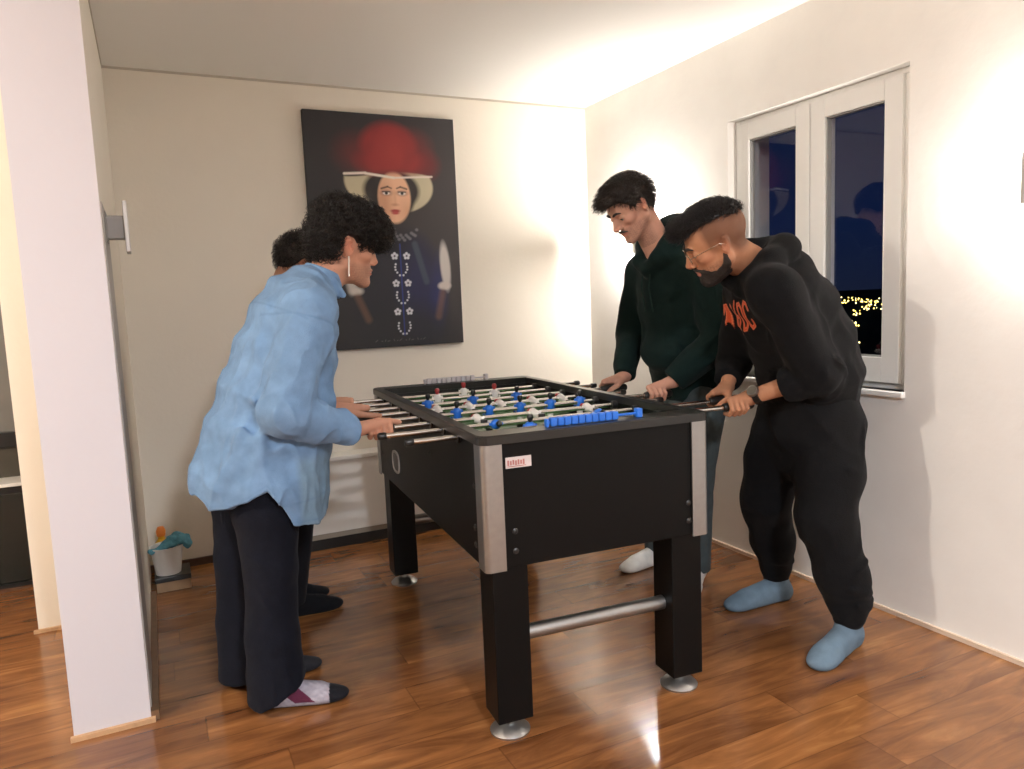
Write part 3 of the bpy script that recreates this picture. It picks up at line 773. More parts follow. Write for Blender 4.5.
def fold(a, b, w, amp):
    a = np.asarray(a, np.float32); b = np.asarray(b, np.float32); ba = b-a; L2 = float(ba@ba)
    def g(p):
        pa = p-a; t = np.clip((pa@ba)/L2, 0, 1); q = pa-t[:, None]*ba; return -amp*np.exp(-(q*q).sum(1)/(w*w))*np.clip(4*t*(1-t)+.3, 0, 1)
    return g

# ------------------------------------------------------------------ head
def head_frame(yaw, pitch, roll):
    cy, sy, cp, sp = math.cos(yaw), math.sin(yaw), math.cos(pitch), math.sin(pitch)
    f0 = V3(cy*cp, sy*cp, -sp); l0 = V3(-sy, cy, 0); u0 = np.cross(f0, l0)
    return np.stack([f0, math.cos(roll)*l0+math.sin(roll)*u0, -math.sin(roll)*l0+math.cos(roll)*u0]).astype(np.float32)
class Head:
    def __init__(s, c, yaw, pitch, roll, jaw=1.0, nose=1.0, chin=0.0):
        s.c = np.asarray(c, np.float32); s.R = head_frame(math.radians(yaw), math.radians(pitch), math.radians(roll)); s.jaw = jaw; s.nose = nose; s.chin = chin
    def w(s, x, y, z): return s.c+s.R.T@V3(x, y, z)
    def l(s, p): return (p-s.c)@s.R.T
    def cranium(s, F, g=0.0, k=.02):
        F.ell(s.w(-.018, 0, .032), (.093+g, .074+g, .083+g), s.R, k); F.ell(s.w(.028, 0, .026), (.057+g, .061+g, .066+g), s.R, k)
        return F
    def face(s, F, k=.02, g=0.0):
        j = s.jaw; R = s.R; w = s.w
        F.ell(w(.032, 0, -.050), (.050+g, .051*j+g, .060+g), R, .025)
        for y in (-1, 1):
            F.cone(w(-.004, y*.056*j, -.052), w(.070, y*.012, -.100), .016+g, .015+g, .022)
            F.cone(w(-.010, y*.060, -.01), w(-.004, y*.054*j, -.052), .014+g, .015+g, .022)
            F.ell(w(.054, y*.040, -.018), (.024+g, .021+g, .017+g), R, .018)
        F.cone(w(.078+s.chin, -.006, -.098), w(.078+s.chin, .006, -.098), .016+g, .016+g, .014)
        F.ell(w(.070, 0, -.062), (.022+g, .028+g, .026+g), R, .016)
        return F
    def build(s, F):
        s.cranium(F); s.face(F); w = s.w; R = s.R
        F.cone(w(.078, -.032, .023), w(.084, -.008, .018), .0095, .0085, .010); F.cone(w(.078, .032, .023), w(.084, .008, .018), .0095, .0085, .010)
        for y in (-1, 1):
            F.ell(w(.096, y*.031, .003), (.020, .017, .0125), R, .010, 'i') if False else F.put((lambda p, c=w(.096, y*.031, .003): -( (lambda q: (np.sqrt(((q/V3(.020, .017, .0125))**2).sum(1))-1)*.014)((p-c)@R.T))), w(.096, y*.031, .003), .03, .010, 'i')
            F.ell(w(.0685, y*.032, .002), (.0135, .0150, .0135), R, .002)
            F.cone(w(.082, y*.020, .0035), w(.080, y*.044, .0015), .0022, .002, .003)     # upper lid fold
            c = w(.0855, y*.032, -.0020)
            F.put((lambda p, c=c: -((lambda q: (np.sqrt(((q/V3(.009, .0120, .0021))**2).sum(1))-1)*.003)((p-c)@R.T))), c, .014, .001, 'i')
        n = s.nose
        F.ell(w(.083, 0, -.016), (.017, .0125, .026), R, .008)
        F.cone(w(.084, 0, .014), w(.084+.025*n, 0, -.027), .0065, .0078, .009)
        F.cone(w(.084+.023*n, 0, -.028), w(.084+.019*n, 0, -.034), .0088, .008, .006)
        for y in (-1, 1): F.ell(w(.093, y*.0115, -.034), (.0095, .0075, .0075), R, .005)
        F.ell(w(.0895, 0, -.0575), (.0085, .023, .0055), R, .004); F.ell(w(.0885, 0, -.069), (.0085, .020, .0062), R, .004)
        c = w(.099, 0, -.0632); F.put((lambda p, c=c: -((lambda q: (np.sqrt(((q/V3(.010, .025, .0016))**2).sum(1))-1)*.0016)((p-c)@R.T))), c, .026, .002, 'i')
        for y in (-1, 1):
            Re = head_rot(R, y)
            F.ell(w(-.014, y*.0800, -.002), (.0185, .0062, .0285), Re, .006)
            F.ell(w(-.010, y*.0720, -.022), (.010, .007, .012), Re, .006)
            c = w(-.009, y*.0895, .001); F.put((lambda p, c=c, Re=Re: -((lambda q: (np.sqrt(((q/V3(.0110, .0100, .0200))**2).sum(1))-1)*.007)((p-c)@Re.T))), c, .022, .002, 'i')
        return F
def head_rot(R, y):
    # ear leaning back and flaring out
    a = .22; b = .45*y
    ca, sa = math.cos(a), math.sin(a); A = np.array([[ca, 0, -sa], [0, 1, 0], [sa, 0, ca]], np.float32).T
    cb_, sb_ = math.cos(b), math.sin(b); B = np.array([[cb_, sb_, 0], [-sb_, cb_, 0], [0, 0, 1]], np.float32)
    return (B@A@R).astype(np.float32)

# ------------------------------------------------------------------ hands gripping a handle
def hand(F, W, H, h, n, r=1.0, thumb='wrap', spread=.0205):
    # W wrist, H grip centre, h handle axis towards the thumb, n away from the handle on the knuckle side
    W, H, h, n = (np.asarray(x, np.float32) for x in (W, H, h, n)); h = nrm(h); n = nrm(n-h*float(n@h)); m = nrm(np.cross(h, n))
    if float((W-H)@m) > 0: m = -m                # m: side opposite to the wrist (fingers curl over there)
    ks = []
    for i, (sp_, ln_) in enumerate(((-1.5, .88), (-.5, .98), (.5, 1.0), (1.5, .95))):     # little .. index
        o = H+h*spread*sp_
        K = o+n*(.030*ln_)-m*.012
        P1 = o+n*.018*ln_+m*(.026*ln_); P2 = o-n*.012+m*.024*ln_; P3 = o-n*.024+m*.004
        rr_ = (.0088 if i else .0078)*r
        ks.append(K)
        F.cone(W, K, .021*r, .0125*r, .012)
        F.cone(K, P1, .0108*r, .0098*r, .005); F.cone(P1, P2, .0096*r, .0088*r, .002); F.cone(P2, P3, .0088*r, .0078*r, .002)
    T0 = W+(H-W)*.35-n*.006+h*.014; 
    if thumb == 'wrap':
        T1 = H+h*.030-m*.024-n*.004; T2 = H+h*.044-m*.010-n*.022; T3 = H+h*.046+m*.008-n*.026
    else:
        T1 = H+h*.036-m*.024+n*.004; T2 = H+h*.062-m*.019+n*.010; T3 = H+h*.088-m*.008+n*.012
    F.cone(W, T0, .019*r, .017*r, .012); F.cone(T0, T1, .0165*r, .0118*r, .010); F.cone(T1, T2, .0112*r, .0098*r, .003); F.cone(T2, T3, .0098*r, .0080*r, .003)
    return ks

# ------------------------------------------------------------------ hair strands
def strands(name, roots, dirs, comb, length, rad, mat_, parent, steps=7, curl=0.0, curlf=2.0, seed=1, grav=0.0, stiff=.5, wav=0.0):
    rs = np.random.RandomState(seed); N = len(roots); L = length*rs.uniform(.7, 1.15, N).astype(np.float32)
    P = [roots.astype(np.float32)]; d = dirs.astype(np.float32)
    ph = rs.uniform(0, 6.28, N); a1 = np.cross(d, rs.normal(size=(N, 3))); a1 /= np.linalg.norm(a1, axis=1)[:, None]+1e-9; a2 = np.cross(d, a1)
    cf = rs.uniform(.7, 1.3, N)*curlf
    for k in range(1, steps+1):
        t = k/steps
        c = comb(P[-1]) if callable(comb) else np.broadcast_to(comb, d.shape)
        d = d*(1-(1-stiff)*t*.9)+c*(1-stiff)*t*.9+V3(0, 0, -grav*t)+rs.normal(size=(N, 3)).astype(np.float32)*wav
        d /= np.linalg.norm(d, axis=1)[:, None]+1e-9
        P.append(P[-1]+d*(L/steps)[:, None])
    P = np.stack(P, 1)
    if curl:
        tt = np.linspace(0, 1, steps+1)[None, :]; ang = ph[:, None]+tt*6.28*cf[:, None]
        amp = curl*np.minimum(tt*3, 1)
        P = P+(np.cos(ang)*amp)[..., None]*a1[:, None, :]+(np.sin(ang)*amp)[..., None]*a2[:, None, :]
    T = np.gradient(P, axis=1); T /= np.linalg.norm(T, axis=2)[..., None]+1e-9
    u1 = np.cross(T, V3(.3, .5, .81)); u1 /= np.linalg.norm(u1, axis=2)[..., None]+1e-9; u2 = np.cross(T, u1)
    tt = np.linspace(0, 1, steps+1); R = rad*(1-.85*tt**2)
    K = 3; ring = [P+(u1*math.cos(2*PI*k/K)+u2*math.sin(2*PI*k/K))*R[None, :, None] for k in range(K)]
    Vt = np.stack(ring, 2)      # N, steps+1, K, 3
    vs = Vt.reshape(-1, 3); idx = np.arange(len(vs)).reshape(N, steps+1, K)
    fs = [np.stack([idx[:, :-1, k], idx[:, :-1, (k+1) % K], idx[:, 1:, (k+1) % K], idx[:, 1:, k]], -1).reshape(-1, 4) for k in range(K)]
    return vs, np.concatenate(fs)
def tri_normals(v, f):
    n = np.cross(v[f[:, 2]]-v[f[:, 0]], v[f[:, 3]]-v[f[:, 1]]); n /= np.linalg.norm(n, axis=1)[:, None]+1e-12
    return n
def hair_object(head, field, h, mat_, parent, nst, length, rad, comb, sel=None, **kw):
    v, f = surface(field, h*RES); v, f = biggest(v, f); v = relax(v, f, 1)
    n = tri_normals(v, f); cen = v[f].mean(1); L = head.l(cen); nl = n@head.R.T
    out = ((L-V3(-.01, 0, .03))*nl).sum(1) > .02
    if sel is not None: out &= sel(L)
    ids = np.nonzero(out)[0]; rs = np.random.RandomState(2); ids = rs.choice(ids, min(nst, len(ids)*3))
    cw = (lambda p: comb(head.l(p))@head.R) if callable(comb) else comb
    sv, sf = strands('hair', cen[ids]-n[ids]*.003, n[ids], cw, length, rad, mat_, parent, **kw)
    vs = np.concatenate([v, sv]); fs = np.concatenate([f, sf+len(v)])
    me = bpy.data.meshes.new('hair'); np_mesh(me, vs-np.asarray(parent_loc(parent), np.float32), fs); me.materials.append(mat_)
    o = bpy.data.objects.new('hair', me); C.objects.link(o); o.parent = parent
    return o
def hair_mat(name, col):
    m = mat(name, col, .36, noise=.35, nscale=90, spec=.45); return m
def foot(F, ankle, toe, k=.02, g=0.0, floor=.0):
    # ankle joint and toe tip on the floor
    a = np.asarray(ankle, np.float32); t = np.asarray(toe, np.float32); d = t-a; d[2] = 0; L = float(np.linalg.norm(d)); d = d/L; s = np.cross(V3(0, 0, 1), d)
    R = np.stack([d, s, V3(0, 0, 1)])
    z0 = floor
    P = lambda x, y, z: V3(a[0], a[1], z0)+d*x+s*y+V3(0, 0, z)
    F.ell(P(-.030, 0, .034), (.036+g, .031+g, .034+g), R, k)
    F.cone(P(-.005, 0, .055), P(L*.62, 0, .034), .036+g, .030+g, k)
    F.ell(P(L*.66, .0, .024), (.055+g, .043+g, .024+g), R, k)
    F.ell(P(L*.86, .004, .018), (.042+g, .037+g, .018+g), R, k)
    F.ell(P(L*.3, 0, .02), (.10+g, .030+g, .021+g), R, k)
    F.cone(P(-.012, 0, .06), a+V3(0, 0, .03), .034+g, .034+g, k)
    c = P(L*.4, 0, -.1+0.0)
    F.put(lambda p: (z0-p[:, 2])-.0, P(L*.4, 0, 0), .30, .004, 'i')
    return P
def eye_objects(head, parent):
    me_mat = bpy.data.materials.get('eye') or mat('eye', (.8, .78, .75), .15, attr=True)
    for y in (-1, 1):
        c = head.w(.0690, y*.032, .000); r = .0130
        mb = MB(); n = 20; prof = [(max(r*math.sin(PI*i/14), .00001), r*math.cos(PI*i/14)) for i in range(15)]
        mb.lathe(prof, n=n); me = bpy.data.meshes.new('eye')
        vs = np.array(mb.v, np.float32); look = head.R.T@nrm((1, 0, -.15))
        cols = np.tile(np.array([.34, .31, .29], np.float32), (len(vs), 1)); dt = (vs/r)@look
        cols[dt > .90] = (.04, .02, .012); cols[dt > .975] = (.005, .005, .005)
        me.from_pydata([tuple(v) for v in vs+c-np.asarray(parent_loc(parent), np.float32)], [], mb.f)
        a = me.attributes.new('Col', 'FLOAT_COLOR', 'POINT'); c4 = np.ones((len(vs), 4), np.float32); c4[:, :3] = cols; a.data.foreach_set('color', c4.ravel())
        me.polygons.foreach_set('use_smooth', [True]*len(me.polygons)); me.materials.append(me_mat)
        o = bpy.data.objects.new('eye', me); C.objects.link(o); o.parent = parent
def skin_color(head, base, lip=(.42, .15, .12), stubble=0.0, fade=0.0, brow=None, hands=()):
    base = V3(*base)
    def col(v):
        c = np.tile(base, (len(v), 1)); L = head.l(v); near = (L**2).sum(1) < .17**2
        n1 = noise(v, 90, 1)[:, None]; c = c*(1+.05*n1)
        def mixm(m, cc): 
            nonlocal c
            m = np.clip(m, 0, 1)[:, None]*near[:, None]; c = c*(1-m)+V3(*cc)*m
        g = lambda x, y, z, rx, ry, rz: np.exp(-(((L[:, 0]-x)/rx)**2+((np.abs(L[:, 1])-y)/ry)**2+((L[:, 2]-z)/rz)**2))
        mixm(.30*g(.065, .040, -.025, .03, .02, .02), base*V3(1.1, .72, .70)); mixm(.35*g(.108, 0, -.03, .012, .014, .012), base*V3(1.1, .72, .70))
        mixm(.5*g(-.01, .08, 0, .02, .012, .03), base*V3(1.15, .70, .62))
        lipm = ((np.abs(L[:, 1]) < .024) & (L[:, 0] > .080) & (np.abs(L[:, 2]+.0635) < .0115*(1-(L[:, 1]/.030)**2))).astype(np.float32)
        mixm(lipm*.85, lip)
        if stubble:
            m = np.clip((-.040-L[:, 2])/.012, 0, 1)*np.clip((L[:, 0]+.01)/.02, 0, 1)*(1-lipm)
            mixm(stubble*m*(.75+.5*noise(v, 900, 3)), base*V3(.30, .30, .33))
        if fade:
            hz = hairline(L[:, 0]); m = np.clip((L[:, 2]-hz+.045)/.05, 0, 1)*np.clip((.045-L[:, 0])/.02, 0, 1)*np.clip((L[:, 2]+.075)/.03, 0, 1)
            mixm(fade*m, base*V3(.22, .20, .20))
        return np.clip(c, 0, 1)
    return col
def hairline(x):
    return np.interp(x, [-.13, -.085, -.05, -.02, .005, .028, .042, .060, .078, .1], [-.065, -.060, -.040, .012, .022, .020, .040, .058, .066, .072])
def brow_object(head, parent, material, thick=.0042):
    F = Field()
    for y in (-1, 1):
        c = V3(.0685, 0, .002); pts = []
        for yy, zz in ((-.0115, -.0005), (-.006, -.0030), (0, -.0038), (.006, -.0034), (.0115, -.0012)):
            rx = .0141*math.sqrt(max(0, 1-(yy/.0158)**2-(zz/.0145)**2)); pts.append(head.w(.0685+rx, y*(.032+yy), .002+zz))
        F = Field(); F.chain(pts, [.0009, .0013, .0014, .0013, .0009], .001)
        skin_object('eyelashes', F, .0010, material, parent, keep=False, rel=0)
    for y in (-1, 1):
        F = Field()
        F.chain([head.w(.0915, y*.011, .0225), head.w(.0905, y*.020, .0265), head.w(.0865, y*.032, .0285), head.w(.0765, y*.046, .0220)], [thick*.8, thick, thick*.9, thick*.5], .002)
        skin_object('eyebrow', F, .0016, material, parent, keep=False)

# ------------------------------------------------------------------ building a clothed figure
def body_field(hd, neck, torso, lat, arms, legs, feet):
    F = Field()
    hd.build(F)
    F.cone(hd.w(-.032, 0, -.045), neck, .050, .056, .022); F.cone(hd.w(.0, 0, -.06), V3(*neck)+V3(0, 0, -.0), .040, .050, .03)
    F.sweep([(p, a-.025, b-.03) for p, a, b in torso], lat, .03)
    for sh, el, wr, H, h, n, m, th in arms:
        F.cone(V3(*neck)-V3(0, 0, .07), sh, .035, .040, .03)
        F.chain([sh, el, wr], [.044, .036, .0245], .008, ko=.03)
        hand(F, wr, H, h, n, thumb=th, mdir=m)
    for (hp, kn, an), (ft_a, ft_t) in zip(legs, feet):
        F.chain([hp, kn, an], [.075, .048, .036], .01, ko=.03)
        foot(F, ft_a, ft_t, g=-.004)
    return F
def hand(F, W, H, h, n, r=1.0, thumb='wrap', spread=.0205, mdir=(0, 0, -1)):
    W, H, h, n = (np.asarray(x, np.float32) for x in (W, H, h, n)); h = nrm(h); n = nrm(n-h*float(n@h)); m = nrm(np.cross(h, n))
    if float(m@np.asarray(mdir, np.float32)) < 0: m = -m
    ax = nrm(H-W)
    for i, (sp_, ln_) in enumerate(((-1.45, .88), (-.5, .98), (.5, 1.0), (1.5, .95))):
        o = H+h*spread*sp_+h*.008
        K = o+n*(.031*ln_)-m*.008
        P1 = o+n*.020*ln_+m*(.026*ln_); P2 = o-n*.008+m*.027*ln_; P3 = o-n*.024+m*.010
        rr_ = (.94 if i else .86)*r
        Kw = W+(H-W)*.25+n*.008+h*(spread*.35*sp_)
        F.cone(W, Kw, .0235*r, .0180*r, .008); F.cone(Kw, K, .0165*r, .0112*r, .010)
        F.cone(K, P1, .0104*rr_, .0096*rr_, .004); F.cone(P1, P2, .0094*rr_, .0088*rr_, .0015); F.cone(P2, P3, .0088*rr_, .0076*rr_, .0015)
    T0 = W+(H-W)*.40-m*.010
    if thumb == 'wrap':
        T1 = H-h*.010-m*.027+n*.004; T2 = H+h*.022-m*.027-n*.010; T3 = H+h*.040-m*.014-n*.024
    else:
        T1 = H+h*.012-m*.027+n*.004; T2 = H+h*.046-m*.024-n*.002; T3 = H+h*.078-m*.019-n*.004
    F.cone(W, T0, .019*r, .0165*r, .012); F.cone(T0, T1, .0160*r, .0112*r, .010); F.cone(T1, T2, .0110*r, .0096*r, .003); F.cone(T2, T3, .0096*r, .0078*r, .003)
def endcut(F, p, d, R=.07, k=.004):
    p = np.asarray(p, np.float32); d = nrm(d)
    F.put(lambda q: (q-p)@d, p+d*(R*.55), R, k, 'i')
def sleeve(F, sh, el, wr, r0, r1, r2, end=1.0, k=.03, cuff=None):
    sh, el, wr = (np.asarray(x, np.float32) for x in (sh, el, wr)); d = nrm(wr-el); we = el+(wr-el)*end
    F.chain([sh, el, we+d*.02], [r0, r1, r2], .012, ko=k)
    if cuff: 
        F.cone(we-d*.035, we+d*.02, cuff, cuff, .004)
    endcut(F, we, d)
def wrinkles(seed, s1, a1, s2, a2, zs=.6):
    def g(p):
        q = p*V3(1, 1, zs)
        n1 = noise(q, s1*2.1, seed); n2 = noise(p*V3(1, 1, 1.3), s2, seed+4)
        r1 = np.clip(1-np.abs(n1)*1.7, 0, 1)**1.3
        return (-a1*r1+a1*.3+a2*n2).astype(np.float32)
    return g
def cloth(name, col, **k):
    a = dict(rough=.9, noise=.12, nscale=30, bump=.25, bscale=260, sheen=.03, spec=.12, crease=.45); a.update(k)
    return mat(name, col, **a)
M_hairA = hair_mat('dark_brown_curls', (.009, .0055, .004))
M_hairB = hair_mat('black_hair', (.008, .006, .006))
M_brow = mat('brow_hair', (.02, .012, .009), .7, noise=.2)
M_skinA = mat('skin', (.6, .35, .25), .58, attr=True, noise=.04, nscale=60, bump=.04, bscale=400, spec=.22)
M_skinA.node_tree.nodes['Principled BSDF'].inputs['Subsurface Weight'].default_value = .08
M_skinA.node_tree.nodes['Principled BSDF'].inputs['Subsurface Radius'].default_value = (.01, .004, .002)
def pat(name, **k): return cloth(name, (.5, .5, .5), attr=True, **k)
def person(loc, label, rz=0):
    p = empty('person', loc); return tag(p, label, 'person')
def leg_chain(F, pts, rad, hem_n=None, k=.02, R=.12):
    F.chain(pts, rad, .02, ko=.04)

# ================================================================== A: man in the light blue denim shirt
HA = Head((.582, 2.40, 1.413), 4, 11, 4, jaw=.98, nose=.82)
A = person((.21, 2.40, 0), 'curly-haired man in a loose light blue denim shirt leaning over the table at left')
neckA = (.495, 2.40, 1.305)
torA = [((.25, 2.41, .80), .165, .115), ((.29, 2.41, .98), .155, .115), ((.365, 2.41, 1.13), .175, .125), ((.42, 2.40, 1.23), .165, .105), ((.47, 2.40, 1.28), .09, .075)]
shA, elA, wrA = (.425, 2.225, 1.215), (.325, 2.165, .935), (.525, 2.240, .845)
shA2, elA2, wrA2 = (.43, 2.575, 1.215), (.37, 2.66, .96), (.500, 2.585, .885)
gA = GRIP[3]; gA2 = GRIP[5]; hx = Vector((math.cos(TA), math.sin(TA), 0))
armsA = [(shA, elA, wrA, gA, hx, (0, -.8, .6), (0, 0, -1), 'point'), (shA2, elA2, wrA2, gA2, hx, (0, .35, .94), (0, 1, -.2), 'point')]
legsA = [((.26, 2.33, .84), (.265, 2.31, .46), (.238, 2.30, .09)), ((.245, 2.49, .84), (.205, 2.50, .46), (.185, 2.51, .09))]
feetA = [((.245, 2.300, .075), (.452, 2.243, 0)), ((.195, 2.51, .075), (.42, 2.49, 0))]
FA = body_field(HA, neckA, torA, (0, 1, 0), armsA, legsA, feetA)
skin_object('body', FA, .0029, M_skinA, A, skin_color(HA, (.52, .265, .175), stubble=.35), rel=1)
eye_objects(HA, A); brow_object(HA, A, M_brow, .0048)
# teeth of the smile
tf = Field(); tf.cone(HA.w(.0905, -.013, -.0632), HA.w(.0905, .013, -.0632), .0028, .0028)
skin_object('teeth', tf, .0014, mat('teeth', (.72, .68, .6), .3, noise=.02), A, keep=False)
# shirt
S = Field()
S.sweep([((.262, 2.41, .50), .225, .200), ((.268, 2.41, .70), .215, .200), ((.305, 2.41, .83), .205, .182), ((.340, 2.41, .96), .203, .168), ((.378, 2.41, 1.09), .202, .148),
         ((.408, 2.405, 1.19), .200, .128), ((.437, 2.40, 1.265), .165, .098), ((.470, 2.40, 1.318), .085, .066)], (0, 1, 0), .03, .35)
for sh in (shA, shA2): S.cone((.45, 2.40, 1.265), sh, .075, .070, .03)
sleeve(S, shA, elA, wrA, .076, .070, .047, .98, .035, cuff=.0425)
sleeve(S, shA2, elA2, wrA2, .078, .062, .043, 1.0, .035, cuff=.0425)
hz = lambda p: np.interp(p[:, 0]+.25*np.abs(p[:, 1]-2.41)-.04, [.05, .10, .16, .22, .275, .30, .34, .42, .50], [.695, .655, .655, .680, .712, .675, .585, .575, .60]).astype(np.float32)
S.put(lambda p: hz(p)-p[:, 2], (.27, 2.41, .42), .42, .004, 'i')
S.disp += [wrinkles(1, 15, .0120, 50, .0018, .24), wrinkles(21, 31, .0055, 80, .0008, .40)]
for a, b, w, am in (((.40, 2.20, 1.20), (.33, 2.12, 1.0), .016, .010), ((.44, 2.17, 1.16), (.38, 2.11, .98), .013, .009), ((.30, 2.11, .98), (.37, 2.13, .90), .013, .012),
                    ((.30, 2.12, .97), (.36, 2.11, .93), .010, .003), ((.42, 2.17, .93), (.47, 2.19, .83), .010, .007), ((.45, 2.19, .92), (.49, 2.20, .83), .009, .007), ((.37, 2.13, .95), (.42, 2.15, .90), .011, .005),
                    ((.33, 2.19, 1.16), (.15, 2.24, .78), .020, .012), ((.31, 2.20, 1.05), (.22, 2.20, .72), .018, .012), ((.40, 2.22, .88), (.43, 2.24, .62), .015, .009),
                    ((.33, 2.30, 1.25), (.13, 2.33, .80), .022, .010), ((.22, 2.21, .84), (.14, 2.26, .70), .016, .010)):
    S.disp.append(fold(a, b, w, am))
# seams: shoulder seam ring, yoke line, placket
def seamA(p):
    d = nrm(V3(*elA)-V3(*shA)); s = (p-V3(*shA))@d
    r = np.abs(s-.035); g = np.where((p[:, 1] < 2.29), .0025*np.exp(-(r/.004)**2), 0)
    return g.astype(np.float32)
S.disp.append(seamA)
denim = (.165, .28, .45)
def colA(v):
    c = np.tile(V3(*denim), (len(v), 1)); n = noise(v*V3(1, 1, .5), 26, 2); n2 = noise(v, 75, 5)
    c = c*(1+.10*n[:, None]+.07*n2[:, None])
    # washed front panel is greyer, its pocket is outlined by a seam
    m = np.clip((v[:, 0]-.345)/.02, 0, 1)*np.clip((.80-v[:, 2])/.04, 0, 1); c = c*(1-.55*m[:, None])+V3(.20, .30, .36)*.55*m[:, None]
    d = nrm(V3(*elA)-V3(*shA)); s = (v-V3(*shA))@d
    seam = np.exp(-((s-.035)/.003)**2)*(v[:, 1] < 2.29)
    yo = np.exp(-(((v[:, 2]-1.215)+.5*(v[:, 0]-.36))/.0035)**2)*(v[:, 0] < .40)
    hm = np.exp(-((v[:, 2]-hz(v)-.012)/.003)**2)*(v[:, 2] < .74)
    pk = np.exp(-((v[:, 2]-.655)/.003)**2)*(v[:, 0] > .33)
    m = np.clip(seam+yo+hm*.6+pk*.7, 0, 1)[:, None]*.45; c = c*(1-m)+V3(.10, .19, .33)*m
    return np.clip(c, 0, 1)
shirt = skin_object('denim_shirt', S, .0040, pat('denim', sheen=.05, bump=.35, bscale=420, crease=.6, cscale=6.5), A, colA, rel=1)
# collar
K = Field(); cb0 = V3(.492, 2.40, 1.300); cax = nrm((.42, 0, .9)); cf_ = nrm(np.cross(V3(0, 1, 0), cax))
def collar_fn(p):
    q = p-cb0; z = q@cax; x = q@cf_; y = q[:, 1]; r = np.sqrt(x*x+y*y); R = .066-.18*(z-.0); ang = np.abs(r-R)-.0045
    return np.maximum(np.maximum(ang, z-.046-.25*np.minimum(x, 0)*0), -z-.02)
K.put(collar_fn, cb0, .11, 0)
K.cone((.555, 2.36, 1.262), (.530, 2.338, 1.305), .010, .006, .01); K.cone((.555, 2.44, 1.262), (.530, 2.462, 1.305), .010, .006, .01)
skin_object('collar', K, .0028, bpy.data.materials['denim'], A, lambda v: np.tile(V3(*denim)*1.08, (len(v), 1)), rel=2)
# trousers
T = Field()
T.sweep([((.255, 2.41, .74), .160, .120), ((.25, 2.41, .86), .160, .120)], (0, 1, 0), .04, .4)
for pts, rad in (([(.265, 2.325, .80), (.268, 2.318, .62), (.268, 2.312, .44), (.256, 2.305, .22), (.256, 2.30, .0)], [.108, .096, .078, .078, .094]),
                 ([(.240, 2.49, .80), (.215, 2.495, .62), (.195, 2.50, .44), (.187, 2.505, .22), (.182, 2.51, .0)], [.105, .092, .076, .076, .084])):
    T.chain(pts, rad, .02, ko=.04)
T.put(lambda p: .030+.45*np.clip(p[:, 0]-.20, 0, 1)-p[:, 2], (.22, 2.40, -.12), .30, .003, 'i')
T.disp += [wrinkles(3, 14, .004, 40, .0015, .35), fold((.19, 2.26, .72), (.33, 2.23, .66), .012, .007), fold((.20, 2.24, .50), (.31, 2.235, .44), .014, .006), fold((.20, 2.235, .42), (.27, 2.23, .30), .012, .005),
           fold((.17, 2.22, .20), (.19, 2.22, .03), .012, .006), fold((.245, 2.215, .36), (.235, 2.21, .05), .007, .004), fold((.27, 2.22, .16), (.31, 2.24, .03), .012, .006)]
skin_object('trousers', T, .0045, cloth('navy_wool', (.0065, .0075, .013), noise=.2), A)
def sock_colA(v):
    c = np.tile(V3(.36, .34, .40), (len(v), 1)); near = v[:, 1] < 2.40
    d = nrm(V3(.207, -.057, 0)); t = (v-V3(.245, 2.30, 0))@d
    n = noise(v, 400, 3); c = c*(1+.18*n[:, None])
    band = (t+1.1*(v[:, 2]-.03) > .055) & (t+1.1*(v[:, 2]-.03) < .115) & (v[:, 2] > .020)
    c[band] = V3(.12, .028, .06)
    c[(t > .168) | (t < -.048)] = V3(.012, .012, .016); c[v[:, 2] < .006] = V3(.05, .05, .06)
    return c
for i, (a, t) in enumerate(feetA):
    G = Field(); foot(G, a, t); 
    skin_object('sock', G, .003, pat('patterned_sock', noise=.05) if 'patterned_sock' not in bpy.data.materials else bpy.data.materials['patterned_sock'], A, sock_colA if i == 0 else (lambda v: np.tile(V3(.02, .02, .025), (len(v), 1))))
# curly hair
h1 = Field()
w = HA.w; R_ = HA.R
h1.ell(w(-.014, 0, .062), (.096, .088, .082), R_, .02); h1.ell(w(.050, 0, .086), (.062, .074, .050), R_, .03); h1.ell(w(-.045, 0, .005), (.066, .074, .066), R_, .03); h1.ell(w(.088, 0, .055), (.034, .062, .038), R_, .02)
def hairA_cut(p):
    L = HA.l(p); z = np.interp(L[:, 0], [-.14, -.10, -.045, -.022, .0, .03, .06, .09, .12], [-.070, -.064, -.045, .034, .034, .004, .018, .024, .026]); return (z-L[:, 2])*.8
h1.put(hairA_cut, HA.c, .3, .01, 'i')
h1.disp.append(lambda p: (.010*np.abs(noise(p, 62, 3))+.004*noise(p, 130, 8)-.004).astype(np.float32))
hair_object(HA, h1, .0035, M_hairA, A, 2800, .036, .0019, lambda L: np.where((L[:, 0:1] > .04), V3(.75, 0, -.75), V3(-.1, 0, .1)) , sel=lambda L: ~((np.abs(L[:, 1]) > .045) & (L[:, 0] > -.035) & (L[:, 0] < .018) & (L[:, 2] < .042)), steps=11, curl=.0075, curlf=1.8, stiff=.55, wav=.10, seed=4)
# earring
er = MB().tube([tuple(w(-.010, -.083, -.030)-np.array(parent_loc(A))), tuple(w(-.010, -.083, -.030)-np.array(parent_loc(A))+V3(-.004, -.002, -.062))], [.0022, .0026], 8)
er.build('earring', mat('silver_earring', (.75, .72, .66), .3, .7, noise=.02), A, True)

